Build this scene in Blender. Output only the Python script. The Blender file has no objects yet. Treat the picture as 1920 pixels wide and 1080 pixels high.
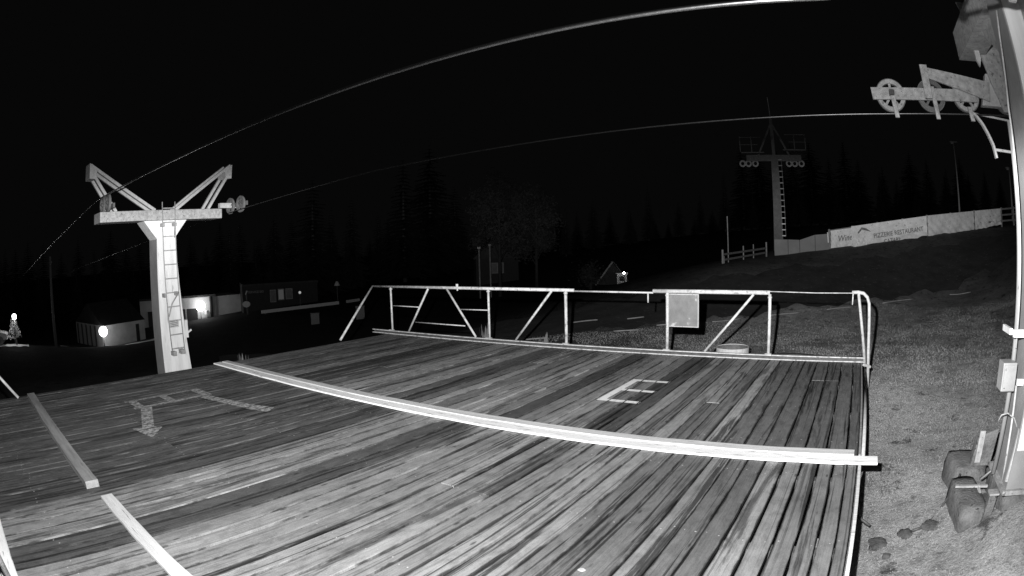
import bpy, math, random
import numpy as np
from mathutils import Vector, Matrix

random.seed(7)
rng = np.random.default_rng(7)
sc = bpy.context.scene
COL = sc.collection
PI = math.pi
R = math.radians

# ------------------------------------------------------------------ camera
cd = bpy.data.cameras.new("camera")
cam = bpy.data.objects.new("camera", cd)
COL.objects.link(cam)
sc.camera = cam
FL = 1163.2 * 36.0 / 1920.0          # focal length of the wide surveillance lens, mm
cd.type = 'PANO'
cd.panorama_type = 'FISHEYE_LENS_POLYNOMIAL'
cd.sensor_width = 36.0
cd.sensor_fit = 'HORIZONTAL'
cd.fisheye_fov = R(200)
cd.fisheye_polynomial_k0 = 0.0
cd.fisheye_polynomial_k1 = -1.0 / FL
cd.fisheye_polynomial_k2 = 0.0
cd.fisheye_polynomial_k3 = -0.177 / FL ** 3
cd.fisheye_polynomial_k4 = 0.0
cd.clip_start = 0.05
cd.clip_end = 1500.0
CAMH = 2.0
M3 = (Matrix.Rotation(0.58120715, 3, 'Z') @ Matrix.Rotation(1.49857503, 3, 'X') @ Matrix.Rotation(-0.02815996, 3, 'Z'))
cam.matrix_world = Matrix.Translation((0, 0, CAMH)) @ M3.to_4x4()

# ------------------------------------------------------------------ world: overcast night sky
w = bpy.data.worlds.new("World")
sc.world = w
w.use_nodes = True
bg = w.node_tree.nodes["Background"]
bg.inputs[0].default_value = (1, 1, 1, 1)
bg.inputs[1].default_value = 0.0021

# ------------------------------------------------------------------ the surveillance camera's infrared lamp
ld = bpy.data.lights.new("infrared_lamp", 'SPOT')
ld.energy = 15750
ld.spot_size = R(178)
ld.spot_blend = 0.05
ld.shadow_soft_size = 0.03
ld.color = (1, 1, 1)
ld.use_nodes = True
_nt = ld.node_tree
_em = _nt.nodes["Emission"]
_tc = _nt.nodes.new("ShaderNodeTexCoord"); _sx = _nt.nodes.new("ShaderNodeSeparateXYZ")
_nt.links.new(_tc.outputs["Normal"], _sx.inputs[0])
def _curve(sock, pts):
    mr = _nt.nodes.new("ShaderNodeMapRange"); mr.inputs[1].default_value = -1; mr.inputs[2].default_value = 1
    _nt.links.new(sock, mr.inputs[0])
    cr = _nt.nodes.new("ShaderNodeValToRGB"); e = cr.color_ramp.elements
    while len(e) > 1: e.remove(e[0])
    e[0].position = (pts[0][0] + 1) / 2; e[0].color = (pts[0][1],) * 3 + (1,)
    for p_, v_ in pts[1:]:
        q_ = e.new((p_ + 1) / 2); q_.color = (v_,) * 3 + (1,)
    _nt.links.new(mr.outputs[0], cr.inputs[0]); return cr.outputs[0]
# beam pattern of the lamp: a flat fan, strongest at the horizon (sine of elevation / of azimuth from the axis)
_e = _curve(_sx.outputs[1], [(-.75, .11), (-.47, .175), (-.37, .27), (-.28, .43), (-.17, .52), (-.05, .67), (.0, .85), (.02, 1.0), (.05, .95), (.12, .24), (.17, .09), (.24, .09), (.35, .15), (.50, .15)])
_a = _curve(_sx.outputs[0], [(-.9, .45), (-.72, .75), (-.5, 1.0), (.3, 1.0), (.62, 1.0), (.72, .75), (.765, .45), (.83, .28), (.95, .15)])
_m = _nt.nodes.new("ShaderNodeMath"); _m.operation = 'MULTIPLY'
_nt.links.new(_e, _m.inputs[0]); _nt.links.new(_a, _m.inputs[1]); _nt.links.new(_m.outputs[0], _em.inputs[1])
lo = bpy.data.objects.new("infrared_lamp", ld)
COL.objects.link(lo)
lo.location = (-0.30, 0.02, 2.32)
lo.rotation_euler = (R(90), 0, R(30))

sc.view_settings.view_transform = 'Standard'
sc.view_settings.look = 'None'
sc.view_settings.exposure = 0.0
sc.view_settings.gamma = 1.0
sc.view_settings.use_curve_mapping = False
sc.render.engine = 'CYCLES'
sc.cycles.max_bounces = 4
sc.cycles.diffuse_bounces = 2
sc.cycles.glossy_bounces = 2

# ------------------------------------------------------------------ materials (the picture is infrared: all greys)
def mat_base(name, rough=0.7, metal=0.0):
    m = bpy.data.materials.new(name)
    m.use_nodes = True
    b = m.node_tree.nodes["Principled BSDF"]
    b.inputs["Roughness"].default_value = rough
    b.inputs["Metallic"].default_value = metal
    b.inputs["Specular IOR Level"].default_value = 0.35
    return m, m.node_tree, b

def mat_noise(name, lo_, hi_, scale=6.0, rough=0.7, metal=0.0, bump=0.15, stretch=(1, 1, 1), detail=6.0, spots=None, spec=0.35):
    m, nt, b = mat_base(name, rough, metal)
    b.inputs["Specular IOR Level"].default_value = spec
    N = nt.nodes; L = nt.links
    tc = N.new("ShaderNodeTexCoord")
    mp = N.new("ShaderNodeMapping"); mp.inputs["Scale"].default_value = stretch
    L.new(tc.outputs["Object"], mp.inputs["Vector"])
    n = N.new("ShaderNodeTexNoise"); n.inputs["Scale"].default_value = scale; n.inputs["Detail"].default_value = detail
    n.inputs["Roughness"].default_value = 0.65
    L.new(mp.outputs[0], n.inputs["Vector"])
    r = N.new("ShaderNodeValToRGB")
    r.color_ramp.elements[0].position = 0.32; r.color_ramp.elements[0].color = (lo_, lo_, lo_, 1)
    r.color_ramp.elements[1].position = 0.66; r.color_ramp.elements[1].color = (hi_, hi_, hi_, 1)
    L.new(n.outputs[0], r.inputs[0])
    out = r.outputs[0]
    if spots:
        n2 = N.new("ShaderNodeTexNoise"); n2.inputs["Scale"].default_value = spots[0]; n2.inputs["Detail"].default_value = 8
        L.new(mp.outputs[0], n2.inputs["Vector"])
        r2 = N.new("ShaderNodeValToRGB")
        r2.color_ramp.elements[0].position = spots[1]; r2.color_ramp.elements[0].color = (0, 0, 0, 1)
        r2.color_ramp.elements[1].position = spots[1] + 0.06; r2.color_ramp.elements[1].color = (1, 1, 1, 1)
        L.new(n2.outputs[0], r2.inputs[0])
        mx = N.new("ShaderNodeMix"); mx.data_type = 'RGBA'
        L.new(r2.outputs[0], mx.inputs[0]); L.new(out, mx.inputs[6])
        mx.inputs[7].default_value = (spots[2],) * 3 + (1,)
        out = mx.outputs[2]
    L.new(out, b.inputs["Base Color"])
    if bump:
        n3 = N.new("ShaderNodeTexNoise"); n3.inputs["Scale"].default_value = scale * 6; n3.inputs["Detail"].default_value = 4
        L.new(mp.outputs[0], n3.inputs["Vector"])
        bp = N.new("ShaderNodeBump"); bp.inputs["Strength"].default_value = bump; bp.inputs["Distance"].default_value = 0.02
        L.new(n3.outputs[0], bp.inputs["Height"]); L.new(bp.outputs[0], b.inputs["Normal"])
    return m

def mat_plank():
    m, nt, b = mat_base("weathered_plank", 0.62)
    N = nt.nodes; L = nt.links
    geo = N.new("ShaderNodeNewGeometry"); oi = N.new("ShaderNodeObjectInfo")
    mu = N.new("ShaderNodeMath"); mu.operation = 'MULTIPLY'; mu.inputs[1].default_value = 137.0
    L.new(oi.outputs["Random"], mu.inputs[0])
    cb = N.new("ShaderNodeCombineXYZ"); L.new(mu.outputs[0], cb.inputs[1]); L.new(mu.outputs[0], cb.inputs[2])
    ad = N.new("ShaderNodeVectorMath"); ad.operation = 'ADD'
    L.new(geo.outputs["Position"], ad.inputs[0]); L.new(cb.outputs[0], ad.inputs[1])
    def nz(vec, sx, sy, detail=5, rough=0.6, dist=0.0):
        mp = N.new("ShaderNodeMapping"); mp.inputs["Scale"].default_value = (sx, sy, 1)
        L.new(vec, mp.inputs["Vector"])
        n = N.new("ShaderNodeTexNoise"); n.inputs["Scale"].default_value = 1; n.inputs["Detail"].default_value = detail
        n.inputs["Roughness"].default_value = rough; n.inputs["Distortion"].default_value = dist
        L.new(mp.outputs[0], n.inputs["Vector"]); return n.outputs[0]
    def ramp(v, p0, c0, p1, c1):
        r = N.new("ShaderNodeValToRGB")
        r.color_ramp.elements[0].position = p0; r.color_ramp.elements[0].color = (c0,) * 3 + (1,)
        r.color_ramp.elements[1].position = p1; r.color_ramp.elements[1].color = (c1,) * 3 + (1,)
        L.new(v, r.inputs[0]); return r.outputs[0]
    def mul(a, b_):
        x = N.new("ShaderNodeMix"); x.data_type = 'RGBA'; x.blend_type = 'MULTIPLY'; x.inputs[0].default_value = 1
        L.new(a, x.inputs[6]); L.new(b_, x.inputs[7]); return x.outputs[2]
    v = ad.outputs[0]
    grain = ramp(nz(v, 85, 1.5, 4, 0.7), 0.30, 0.80, 0.70, 1.10)
    streak = ramp(nz(v, 34, 0.14, 6, 0.60, 0.12), 0.35, 0.50, 0.42, 1.03)
    wet = ramp(nz(v, 10, 0.20, 8, 0.66, 0.5), 0.385, 0.24, 0.425, 1.0)
    wet2 = ramp(nz(geo.outputs["Position"], 4.2, 0.26, 9, 0.70, 0.7), 0.40, 0.38, 0.455, 1.0)
    fine = ramp(nz(geo.outputs["Position"], 130, 110, 3, 0.8), 0.30, 0.74, 0.70, 1.26)
    blot = ramp(nz(v, 9, 4.0, 8, 0.75, 0.4), 0.32, 0.58, 0.58, 1.04)
    speck = ramp(nz(v, 45, 30, 3, 0.7), 0.70, 1.0, 0.80, 1.25)
    # dirt held along both edges of each plank
    tco = N.new("ShaderNodeTexCoord"); sp = N.new("ShaderNodeSeparateXYZ"); L.new(tco.outputs["Object"], sp.inputs[0])
    ab = N.new("ShaderNodeMath"); ab.operation = 'ABSOLUTE'; L.new(sp.outputs[0], ab.inputs[0])
    nn = nz(v, 5, 1.1, 5, 0.7, 0.5)
    ms = N.new("ShaderNodeMath"); ms.operation = 'MULTIPLY_ADD'; L.new(nn, ms.inputs[0]); ms.inputs[1].default_value = -0.55; L.new(ab.outputs[0], ms.inputs[2])
    edge = ramp(ms.outputs[0], 0.165, 1.0, 0.235, 0.22)
    vo = N.new("ShaderNodeTexVoronoi"); vo.inputs["Scale"].default_value = 1.0
    mpk = N.new("ShaderNodeMapping"); mpk.inputs["Scale"].default_value = (7.0, 2.2, 1)
    L.new(v, mpk.inputs["Vector"]); L.new(mpk.outputs[0], vo.inputs["Vector"])
    knot = ramp(vo.outputs["Distance"], 0.05, 0.35, 0.11, 1.0)
    c = mul(mul(mul(mul(grain, streak), mul(wet, wet2)), mul(blot, edge)), mul(speck, mul(knot, fine)))
    c = mul(c, oi.outputs["Color"])
    L.new(c, b.inputs["Base Color"])
    rr = ramp(nz(v, 9, 0.55, 7, 0.62, 0.8), 0.36, 0.42, 0.52, 0.75)
    L.new(rr, b.inputs["Roughness"])
    bp = N.new("ShaderNodeBump"); bp.inputs["Strength"].default_value = 0.5; bp.inputs["Distance"].default_value = 0.01
    L.new(nz(v, 55, 2.0, 4, 0.7), bp.inputs["Height"]); L.new(bp.outputs[0], b.inputs["Normal"])
    return m

def mat_paint_worn(name, c_paint, c_under, stretch, thr=0.42):
    m, nt, b = mat_base(name, 0.7)
    N = nt.nodes; L = nt.links
    geo = N.new("ShaderNodeNewGeometry")
    mp = N.new("ShaderNodeMapping"); mp.inputs["Scale"].default_value = stretch
    L.new(geo.outputs["Position"], mp.inputs["Vector"])
    n = N.new("ShaderNodeTexNoise"); n.inputs["Scale"].default_value = 1; n.inputs["Detail"].default_value = 6; n.inputs["Roughness"].default_value = 0.7
    L.new(mp.outputs[0], n.inputs["Vector"])
    r = N.new("ShaderNodeValToRGB")
    r.color_ramp.elements[0].position = thr - 0.07; r.color_ramp.elements[0].color = (c_under,) * 3 + (1,)
    r.color_ramp.elements[1].position = thr + 0.07; r.color_ramp.elements[1].color = (c_paint,) * 3 + (1,)
    L.new(n.outputs[0], r.inputs[0]); L.new(r.outputs[0], b.inputs["Base Color"])
    return m

def mat_ground():
    m, nt, b = mat_base("mountain_ground", 0.95)
    b.inputs["Specular IOR Level"].default_value = 0.1
    N = nt.nodes; L = nt.links
    geo = N.new("ShaderNodeNewGeometry")
    def nz(s, d=8, r=0.65):
        n = N.new("ShaderNodeTexNoise"); n.inputs["Scale"].default_value = s; n.inputs["Detail"].default_value = d; n.inputs["Roughness"].default_value = r
        L.new(geo.outputs["Position"], n.inputs["Vector"]); return n.outputs[0]
    def ramp(v, p0, c0, p1, c1):
        r = N.new("ShaderNodeValToRGB")
        r.color_ramp.elements[0].position = p0; r.color_ramp.elements[0].color = (c0,) * 3 + (1,)
        r.color_ramp.elements[1].position = p1; r.color_ramp.elements[1].color = (c1,) * 3 + (1,)
        L.new(v, r.inputs[0]); return r.outputs[0]
    def mul(a, b_):
        x = N.new("ShaderNodeMix"); x.data_type = 'RGBA'; x.blend_type = 'MULTIPLY'; x.inputs[0].default_value = 1
        L.new(a, x.inputs[6]); L.new(b_, x.inputs[7]); return x.outputs[2]
    c = mul(mul(ramp(nz(0.9), 0.36, 0.30, 0.6, 0.46), ramp(nz(5.5), 0.30, 0.65, 0.52, 1.05)), ramp(nz(38, 5, 0.7), 0.34, 0.7, 0.64, 1.22))
    c = mul(c, ramp(nz(2.3, 8, .72), 0.36, 0.30, 0.43, 1.0))
    # pale mown grass only beside and behind the platform; colour darker with distance and towards the left
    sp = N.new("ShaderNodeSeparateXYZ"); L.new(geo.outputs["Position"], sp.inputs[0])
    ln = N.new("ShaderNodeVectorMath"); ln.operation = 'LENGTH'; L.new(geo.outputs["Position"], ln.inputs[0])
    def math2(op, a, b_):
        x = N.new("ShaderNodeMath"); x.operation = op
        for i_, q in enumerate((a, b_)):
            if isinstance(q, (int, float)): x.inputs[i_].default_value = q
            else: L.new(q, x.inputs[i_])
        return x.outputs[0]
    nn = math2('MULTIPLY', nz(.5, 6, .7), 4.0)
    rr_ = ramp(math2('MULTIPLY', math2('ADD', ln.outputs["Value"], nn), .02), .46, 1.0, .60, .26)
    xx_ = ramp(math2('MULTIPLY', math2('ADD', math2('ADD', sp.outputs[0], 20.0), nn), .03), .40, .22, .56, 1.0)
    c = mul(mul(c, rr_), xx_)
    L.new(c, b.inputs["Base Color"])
    bp = N.new("ShaderNodeBump"); bp.inputs["Strength"].default_value = 0.9; bp.inputs["Distance"].default_value = 0.05
    L.new(nz(22, 8, 0.75), bp.inputs["Height"]); L.new(bp.outputs[0], b.inputs["Normal"])
    return m

def mat_emit(name, s):
    m = bpy.data.materials.new(name); m.use_nodes = True
    nt = m.node_tree; nt.nodes.remove(nt.nodes["Principled BSDF"])
    e = nt.nodes.new("ShaderNodeEmission"); e.inputs[0].default_value = (1, 1, 1, 1); e.inputs[1].default_value = s
    nt.links.new(e.outputs[0], nt.nodes["Material Output"].inputs[0]); return m

def mat_rope():
    m, nt, b = mat_base("steel_rope", 0.38, 0.6)
    N = nt.nodes; L = nt.links
    tc = N.new("ShaderNodeTexCoord")
    mp = N.new("ShaderNodeMapping"); mp.inputs["Rotation"].default_value = (0, 0, 0.6)
    L.new(tc.outputs["UV"], mp.inputs["Vector"])
    wv = N.new("ShaderNodeTexWave"); wv.inputs["Scale"].default_value = 1.0; wv.inputs["Distortion"].default_value = 0
    L.new(tc.outputs["UV"], wv.inputs["Vector"])
    r = N.new("ShaderNodeValToRGB")
    r.color_ramp.elements[0].position = 0.1; r.color_ramp.elements[0].color = (0.16,) * 3 + (1,)
    r.color_ramp.elements[1].position = 0.5; r.color_ramp.elements[1].color = (0.9,) * 3 + (1,)
    L.new(wv.outputs[0], r.inputs[0]); L.new(r.outputs[0], b.inputs["Base Color"])
    return m

MT = dict(
    plank=mat_plank(),
    board_white=mat_noise("painted_cover_board", 0.78, 0.95, 2.2, 0.6, bump=0.25, stretch=(0.5, 6, 6), spots=(9, 0.61, 0.30)),
    board_grey=mat_noise("weathered_cover_board", 0.50, 0.70, 2.2, 0.7, bump=0.3, stretch=(0.5, 8, 8), spots=(6, 0.66, 0.2)),
    board_dull=mat_noise("old_cover_board", 0.20, 0.34, 2.2, 0.7, bump=0.3, stretch=(0.5, 8, 8), spots=(6, 0.66, 0.12)),
    rail=mat_noise("galvanised_rail", 0.36, 0.68, 9, 0.5, bump=0.15, spots=(14, 0.60, 0.28)),
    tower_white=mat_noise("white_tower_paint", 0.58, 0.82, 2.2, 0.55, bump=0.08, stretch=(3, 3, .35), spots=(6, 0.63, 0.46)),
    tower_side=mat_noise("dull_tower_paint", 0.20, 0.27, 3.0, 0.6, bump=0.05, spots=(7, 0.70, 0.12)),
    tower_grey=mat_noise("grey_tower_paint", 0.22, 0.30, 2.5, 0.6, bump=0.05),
    far_grey=mat_noise("weathered_tower_steel", 0.08, 0.14, 4, 0.7, bump=0.1),
    galv=mat_noise("galvanised_steel", 0.22, 0.42, 14, 0.6, bump=0.1, spots=(24, 0.62, 0.12)),
    galv_light=mat_noise("light_galvanised_steel", 0.36, 0.52, 14, 0.6, bump=0.1, spots=(24, 0.64, 0.2)),
    dark_metal=mat_noise("dark_steel", 0.04, 0.09, 12, 0.5, bump=0.1),
    rubber=mat_noise("rubber_liner", 0.10, 0.18, 12, 0.8, bump=0.1),
    rope=mat_rope(),
    concrete=mat_noise("rough_concrete", 0.07, 0.19, 7, 0.9, bump=0.9, spots=(14, 0.62, 0.05), detail=10),
    concrete_far=mat_noise("concrete_panel", 0.20, 0.26, 1.2, 0.9, bump=0.2),
    banner=mat_noise("banner_cloth", 0.72, 0.95, 3.5, 0.7, bump=0.9, spots=(7, 0.62, 0.50)),
    ink=mat_noise("banner_print", 0.08, 0.28, 8, 0.7, bump=0),
    wall=mat_noise("rendered_wall", 0.34, 0.46, 1.0, 0.85, bump=0.1),
    wall_dark=mat_noise("dark_boarding", 0.015, 0.03, 2.0, 0.8, bump=0.1, stretch=(6, 6, 1)),
    roof=mat_noise("dark_roof", 0.02, 0.04, 2.0, 0.8, bump=0.1),
    glass=mat_noise("window_glass", 0.10, 0.16, 2.0, 0.15, bump=0),
    wood=mat_noise("grey_fence_wood", 0.14, 0.28, 4.0, 0.8, bump=0.3, stretch=(3, 3, 1)),
    edging=mat_noise("pale_edging_pole", 0.20, 0.36, 4.0, 0.6, bump=0.1),
    sign_grey=mat_noise("peeled_sign_face", 0.13, 0.20, 5.0, 0.6, bump=0.1, spots=(5.0, 0.60, 0.40)),
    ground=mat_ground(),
    track=mat_noise("dirt_track", 0.030, 0.060, 1.4, 0.95, bump=0.5, spots=(6, 0.62, 0.10)),
    grass=mat_noise("grass_blade", 0.32, 0.46, 1.1, 0.8, bump=0, detail=8, spec=0.1),
    needle=mat_noise("spruce_needles", 0.020, 0.040, 0.8, 0.85, bump=0, spec=0.05),
    weed=mat_noise("weed_leaves", 0.08, 0.18, 0.6, 0.8, bump=0, spec=0.1),
    leaf=mat_noise("birch_leaves", 0.020, 0.050, 0.6, 0.8, bump=0, spec=0.1),
    bark=mat_noise("bark", 0.05, 0.09, 5, 0.9, bump=0.4, stretch=(4, 4, 1)),
    stone=mat_noise("dark_stone", 0.05, 0.12, 7, 0.9, bump=0.8),
    soil=mat_noise("bare_soil", 0.03, 0.07, 5, 0.95, bump=0.8),
    nail=mat_noise("nail_steel", 0.5, 0.8, 9, 0.4, 0.3, bump=0),
    mark=mat_paint_worn("worn_letter_paint", 0.92, 0.45, (22, 7, 1), 0.38),
    mark2=mat_paint_worn("worn_pictogram_paint", 0.46, 0.11, (26, 16, 1), 0.50),
    lampglass=mat_emit("lit_lamp_glass", 13.0),
    lampdim=mat_emit("dim_lamp_glass", 0.35),
    box_grey=mat_noise("box_paint", 0.22, 0.32, 5, 0.5, bump=0.05, spots=(20, 0.66, 0.15)),
    yard=mat_noise("painted_lamplight", 0.50, 0.75, 1.5, 0.95, bump=0.6),  # pale colour standing in for lamplight on the ground
    fog_light=mat_emit("lit_doorway", 0.05),
)

# ------------------------------------------------------------------ mesh helpers
class MB:
    def __init__(s): s.v = []; s.f = []; s.uv = None
    def quadbox(s, P):            # 8 points: bottom ring 0-3, top ring 4-7
        o = len(s.v); s.v += [tuple(p) for p in P]
        for q in ((3, 2, 1, 0), (4, 5, 6, 7), (0, 1, 5, 4), (1, 2, 6, 5), (2, 3, 7, 6), (3, 0, 4, 7)): s.f.append(tuple(o + i for i in q))
        return s
    def box(s, x0, x1, y0, y1, z0, z1):
        return s.quadbox([(x0, y0, z0), (x1, y0, z0), (x1, y1, z0), (x0, y1, z0), (x0, y0, z1), (x1, y0, z1), (x1, y1, z1), (x0, y1, z1)])
    def bar(s, a, b, w, h=None, up=(0, 0, 1)):
        a = Vector(a); b = Vector(b); h = h or w
        d = (b - a).normalized(); u = Vector(up)
        if abs(d.dot(u)) > 0.98: u = Vector((1, 0, 0))
        x = d.cross(u).normalized(); y = x.cross(d).normalized()
        x *= w / 2; y *= h / 2
        return s.quadbox([a - x - y, a + x - y, a + x + y, a - x + y, b - x - y, b + x - y, b + x + y, b - x + y])
    def tube(s, pts, r, n=10, cap=True, r2=None):
        pts = [Vector(p) for p in pts]; rings = []
        for i, p in enumerate(pts):
            d = (pts[min(i + 1, len(pts) - 1)] - pts[max(i - 1, 0)]).normalized()
            u = Vector((0, 0, 1)) if abs(d.z) < 0.95 else Vector((1, 0, 0))
            x = d.cross(u).normalized(); y = x.cross(d).normalized()
            rr = r if r2 is None else r + (r2 - r) * i / (len(pts) - 1)
            o = len(s.v)
            for k in range(n):
                t = 2 * PI * k / n
                s.v.append(tuple(p + x * math.cos(t) * rr + y * math.sin(t) * rr))
            rings.append(o)
        for a, b in zip(rings, rings[1:]):
            for k in range(n): s.f.append((a + k, a + (k + 1) % n, b + (k + 1) % n, b + k))
        if cap:
            s.f.append(tuple(rings[0] + k for k in range(n))[::-1]); s.f.append(tuple(rings[-1] + k for k in range(n)))
        return s
    def prism(s, poly, axis, a0, a1):
        o = len(s.v); n = len(poly)
        for a in (a0, a1):
            for (p, q) in poly:
                s.v.append({'x': (a, p, q), 'y': (p, a, q), 'z': (p, q, a)}[axis])
        s.f.append(tuple(range(o, o + n))[::-1]); s.f.append(tuple(range(o + n, o + 2 * n)))
        for k in range(n): s.f.append((o + k, o + (k + 1) % n, o + n + (k + 1) % n, o + n + k))
        return s
    def flat(s, pts):
        o = len(s.v); s.v += [tuple(p) for p in pts]; s.f.append(tuple(range(o, o + len(pts)))); return s
    def annulus(s, c, axis, r0, r1, w, n=28):
        # ring with rectangular section, around axis ('x' or 'y')
        o = len(s.v)
        for k in range(n):
            t = 2 * PI * k / n; cs, sn = math.cos(t), math.sin(t)
            for rr, ww in ((r0, -w / 2), (r1, -w / 2), (r1, w / 2), (r0, w / 2)):
                if axis == 'y': s.v.append((c[0] + cs * rr, c[1] + ww, c[2] + sn * rr))
                else: s.v.append((c[0] + ww, c[1] + cs * rr, c[2] + sn * rr))
        for k in range(n):
            a = o + 4 * k; b = o + 4 * ((k + 1) % n)
            for j in range(4): s.f.append((a + j, b + j, b + (j + 1) % 4, a + (j + 1) % 4))
        return s
    def mesh(s, name, smooth=False):
        me = bpy.data.meshes.new(name); me.from_pydata(s.v, [], s.f); me.update()
        if smooth: me.polygons.foreach_set("use_smooth", [True] * len(me.polygons))
        return me
    def build(s, name, mat, parent=None, smooth=False, loc=None, bevel=0.0):
        me = s.mesh(name, smooth); me.materials.append(mat)
        o = bpy.data.objects.new(name, me); COL.objects.link(o)
        if loc is not None: o.location = loc
        if parent is not None: o.parent = parent
        if bevel:
            md = o.modifiers.new("bevel", 'BEVEL'); md.width = bevel; md.segments = 2; md.limit_method = 'ANGLE'
        return o

def tag(o, label, cat, group=None):
    o["label"] = label; o["category"] = cat
    if group: o["group"] = group
    return o
def thing(name, label, cat, loc=(0, 0, 0), rz=0.0, group=None):
    o = bpy.data.objects.new(name, None); COL.objects.link(o)
    o.location = loc; o.rotation_euler = (0, 0, rz); o.empty_display_size = 0.2
    return tag(o, label, cat, group)
def structure(o): o["kind"] = "structure"; return o
def stuff(o): o["kind"] = "stuff"; return o
def kids(o): return [c for c in list(COL.objects) if c.parent == o]
def copy_tree(o, parent=None):
    c = o.copy(); COL.objects.link(c); c.parent = parent
    for ch in kids(o): copy_tree(ch, c)
    return c

# ------------------------------------------------------------------ terrain (thin plate through surveyed heights)
def brg(az, d): return (math.sin(R(az)) * d, math.cos(R(az)) * d)
ctrl = [(2, 0, -.45), (4, 4, .05), (2.3, 3.7, .0), (1.78, 4.25, -.03), (1.72, 4.0, -.12), (1.45, 4.2, -.35), (3.0, 4.6, .08), (1.9, 3.2, -.2), (1.2, 3.6, -.42), (1.1, 4.6, -.45), (.6, 3, -.45), (2, 8, -.46), (0.5, 11, -.48), (-5, 5, -.95), (-9.5, 5, -1.4), (-9.5, 0, -1.3), (-3, 0, -.7), (-13.3, 5.6, -1.9),
        (-5, 12, -.72), (-10, 12, -1.15), (3, 13, -.45), (6, 6, .1), (10, 2, .2), (0, -8, -.5), (-14, -6, -1.8)]
for az, el, d in ((.1, -6.2, 22.5), (12, -4.6, 26), (-13.6, -7.5, 20), (-24, -8.5, 18.3), (-31, -8.9, 18.2), (-13.4, -2.15, 28), (-8.3, -1.45, 30), (-2.4, -.8, 30.5),
                  (4, -.1, 31.5), (8.2, .55, 33), (17, 1.6, 38), (26, 2.5, 42), (-24, -4.1, 50), (-34.8, -3.35, 60), (-21.4, -3.9, 42), (-18.8, -3.4, 37),
                  (-63.5, -5.6, 70), (-74.5, -7.5, 55), (-57.3, -5.5, 58), (-49.6, -5.0, 60), (-85, -6.3, 50), (-45, -9.0, 26), (-60, -9.0, 30), (-14, 0.3, 70), (5, 1.2, 70),
                  (20, 3.0, 75), (-40, -2.2, 110), (-65, -3.6, 120), (-88, -3.8, 110), (35, 1.5, 25)):
    x, y = brg(az, d); ctrl.append((x, y, CAMH + d * math.tan(R(el))))
for k in range(12):
    a = k * 30; x, y = brg(a, 420); ctrl.append((x, y, 6.0 if a < 180 else -4.0))
C_ = np.array(ctrl)
def _u(r2): return np.where(r2 > 1e-9, r2 * np.log(r2 + 1e-12), 0)
nC = len(C_)
_D = ((C_[:, None, :2] - C_[None, :, :2]) ** 2).sum(-1)
_A = np.zeros((nC + 3, nC + 3)); _A[:nC, :nC] = _u(_D) + np.eye(nC) * 0.25
_A[:nC, nC] = 1; _A[:nC, nC + 1:] = C_[:, :2]; _A[nC, :nC] = 1; _A[nC + 1:, :nC] = C_[:, :2].T
_w = np.linalg.solve(_A, np.concatenate([C_[:, 2], np.zeros(3)]))
def gz_arr(X, Y):
    X = np.asarray(X, float); Y = np.asarray(Y, float); sh = X.shape; X = X.ravel(); Y = Y.ravel()
    out = np.empty(len(X))
    for i in range(0, len(X), 20000):
        x = X[i:i + 20000]; y = Y[i:i + 20000]
        d = (x[:, None] - C_[None, :, 0]) ** 2 + (y[:, None] - C_[None, :, 1]) ** 2
        out[i:i + 20000] = _u(d) @ _w[:nC] + _w[nC] + _w[nC + 1] * x + _w[nC + 2] * y
    r = np.hypot(X, Y)
    out += (0.025 * np.sin(X * 1.7 + 0.6 * Y) * np.sin(Y * 1.3 - .4 * X) + 0.02 * np.sin(X * 3.9 - Y * 2.1)) * np.clip((r - 12) / 12, 0.12, 0.5)
    return out.reshape(sh)
def gz(x, y): return float(gz_arr([x], [y])[0])
def ground_hit(az, el, lo_=3.0, hi_=140.0):
    """where the line of sight at this bearing and elevation meets the terrain"""
    ds = np.linspace(lo_, hi_, 900); X = np.sin(R(az)) * ds; Y = np.cos(R(az)) * ds
    g = gz_arr(X, Y) - (CAMH + ds * math.tan(R(el)))
    i = np.argmax(g > 0)
    if g[i] <= 0: i = int(np.argmin(np.abs(g)))
    return X[i], Y[i], ds[i]

def _axis(n, near, far):
    t = np.linspace(-1, 1, n); return np.sinh(t * 5.2) / math.sinh(5.2) * far
gx = _axis(261, 0, 420); gy = _axis(261, 0, 420) + 8
GX, GY = np.meshgrid(gx, gy); GZ = gz_arr(GX, GY)
verts = np.stack([GX.ravel(), GY.ravel(), GZ.ravel()], 1)
n = 261; idx = np.arange(n * n).reshape(n, n)
faces = np.stack([idx[:-1, :-1], idx[:-1, 1:], idx[1:, 1:], idx[1:, :-1]], -1).reshape(-1, 4)
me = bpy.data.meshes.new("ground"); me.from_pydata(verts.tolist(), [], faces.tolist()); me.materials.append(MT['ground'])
me.polygons.foreach_set("use_smooth", [True] * len(me.polygons))
go = bpy.data.objects.new("ground", me); COL.objects.link(go); structure(go)

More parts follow.
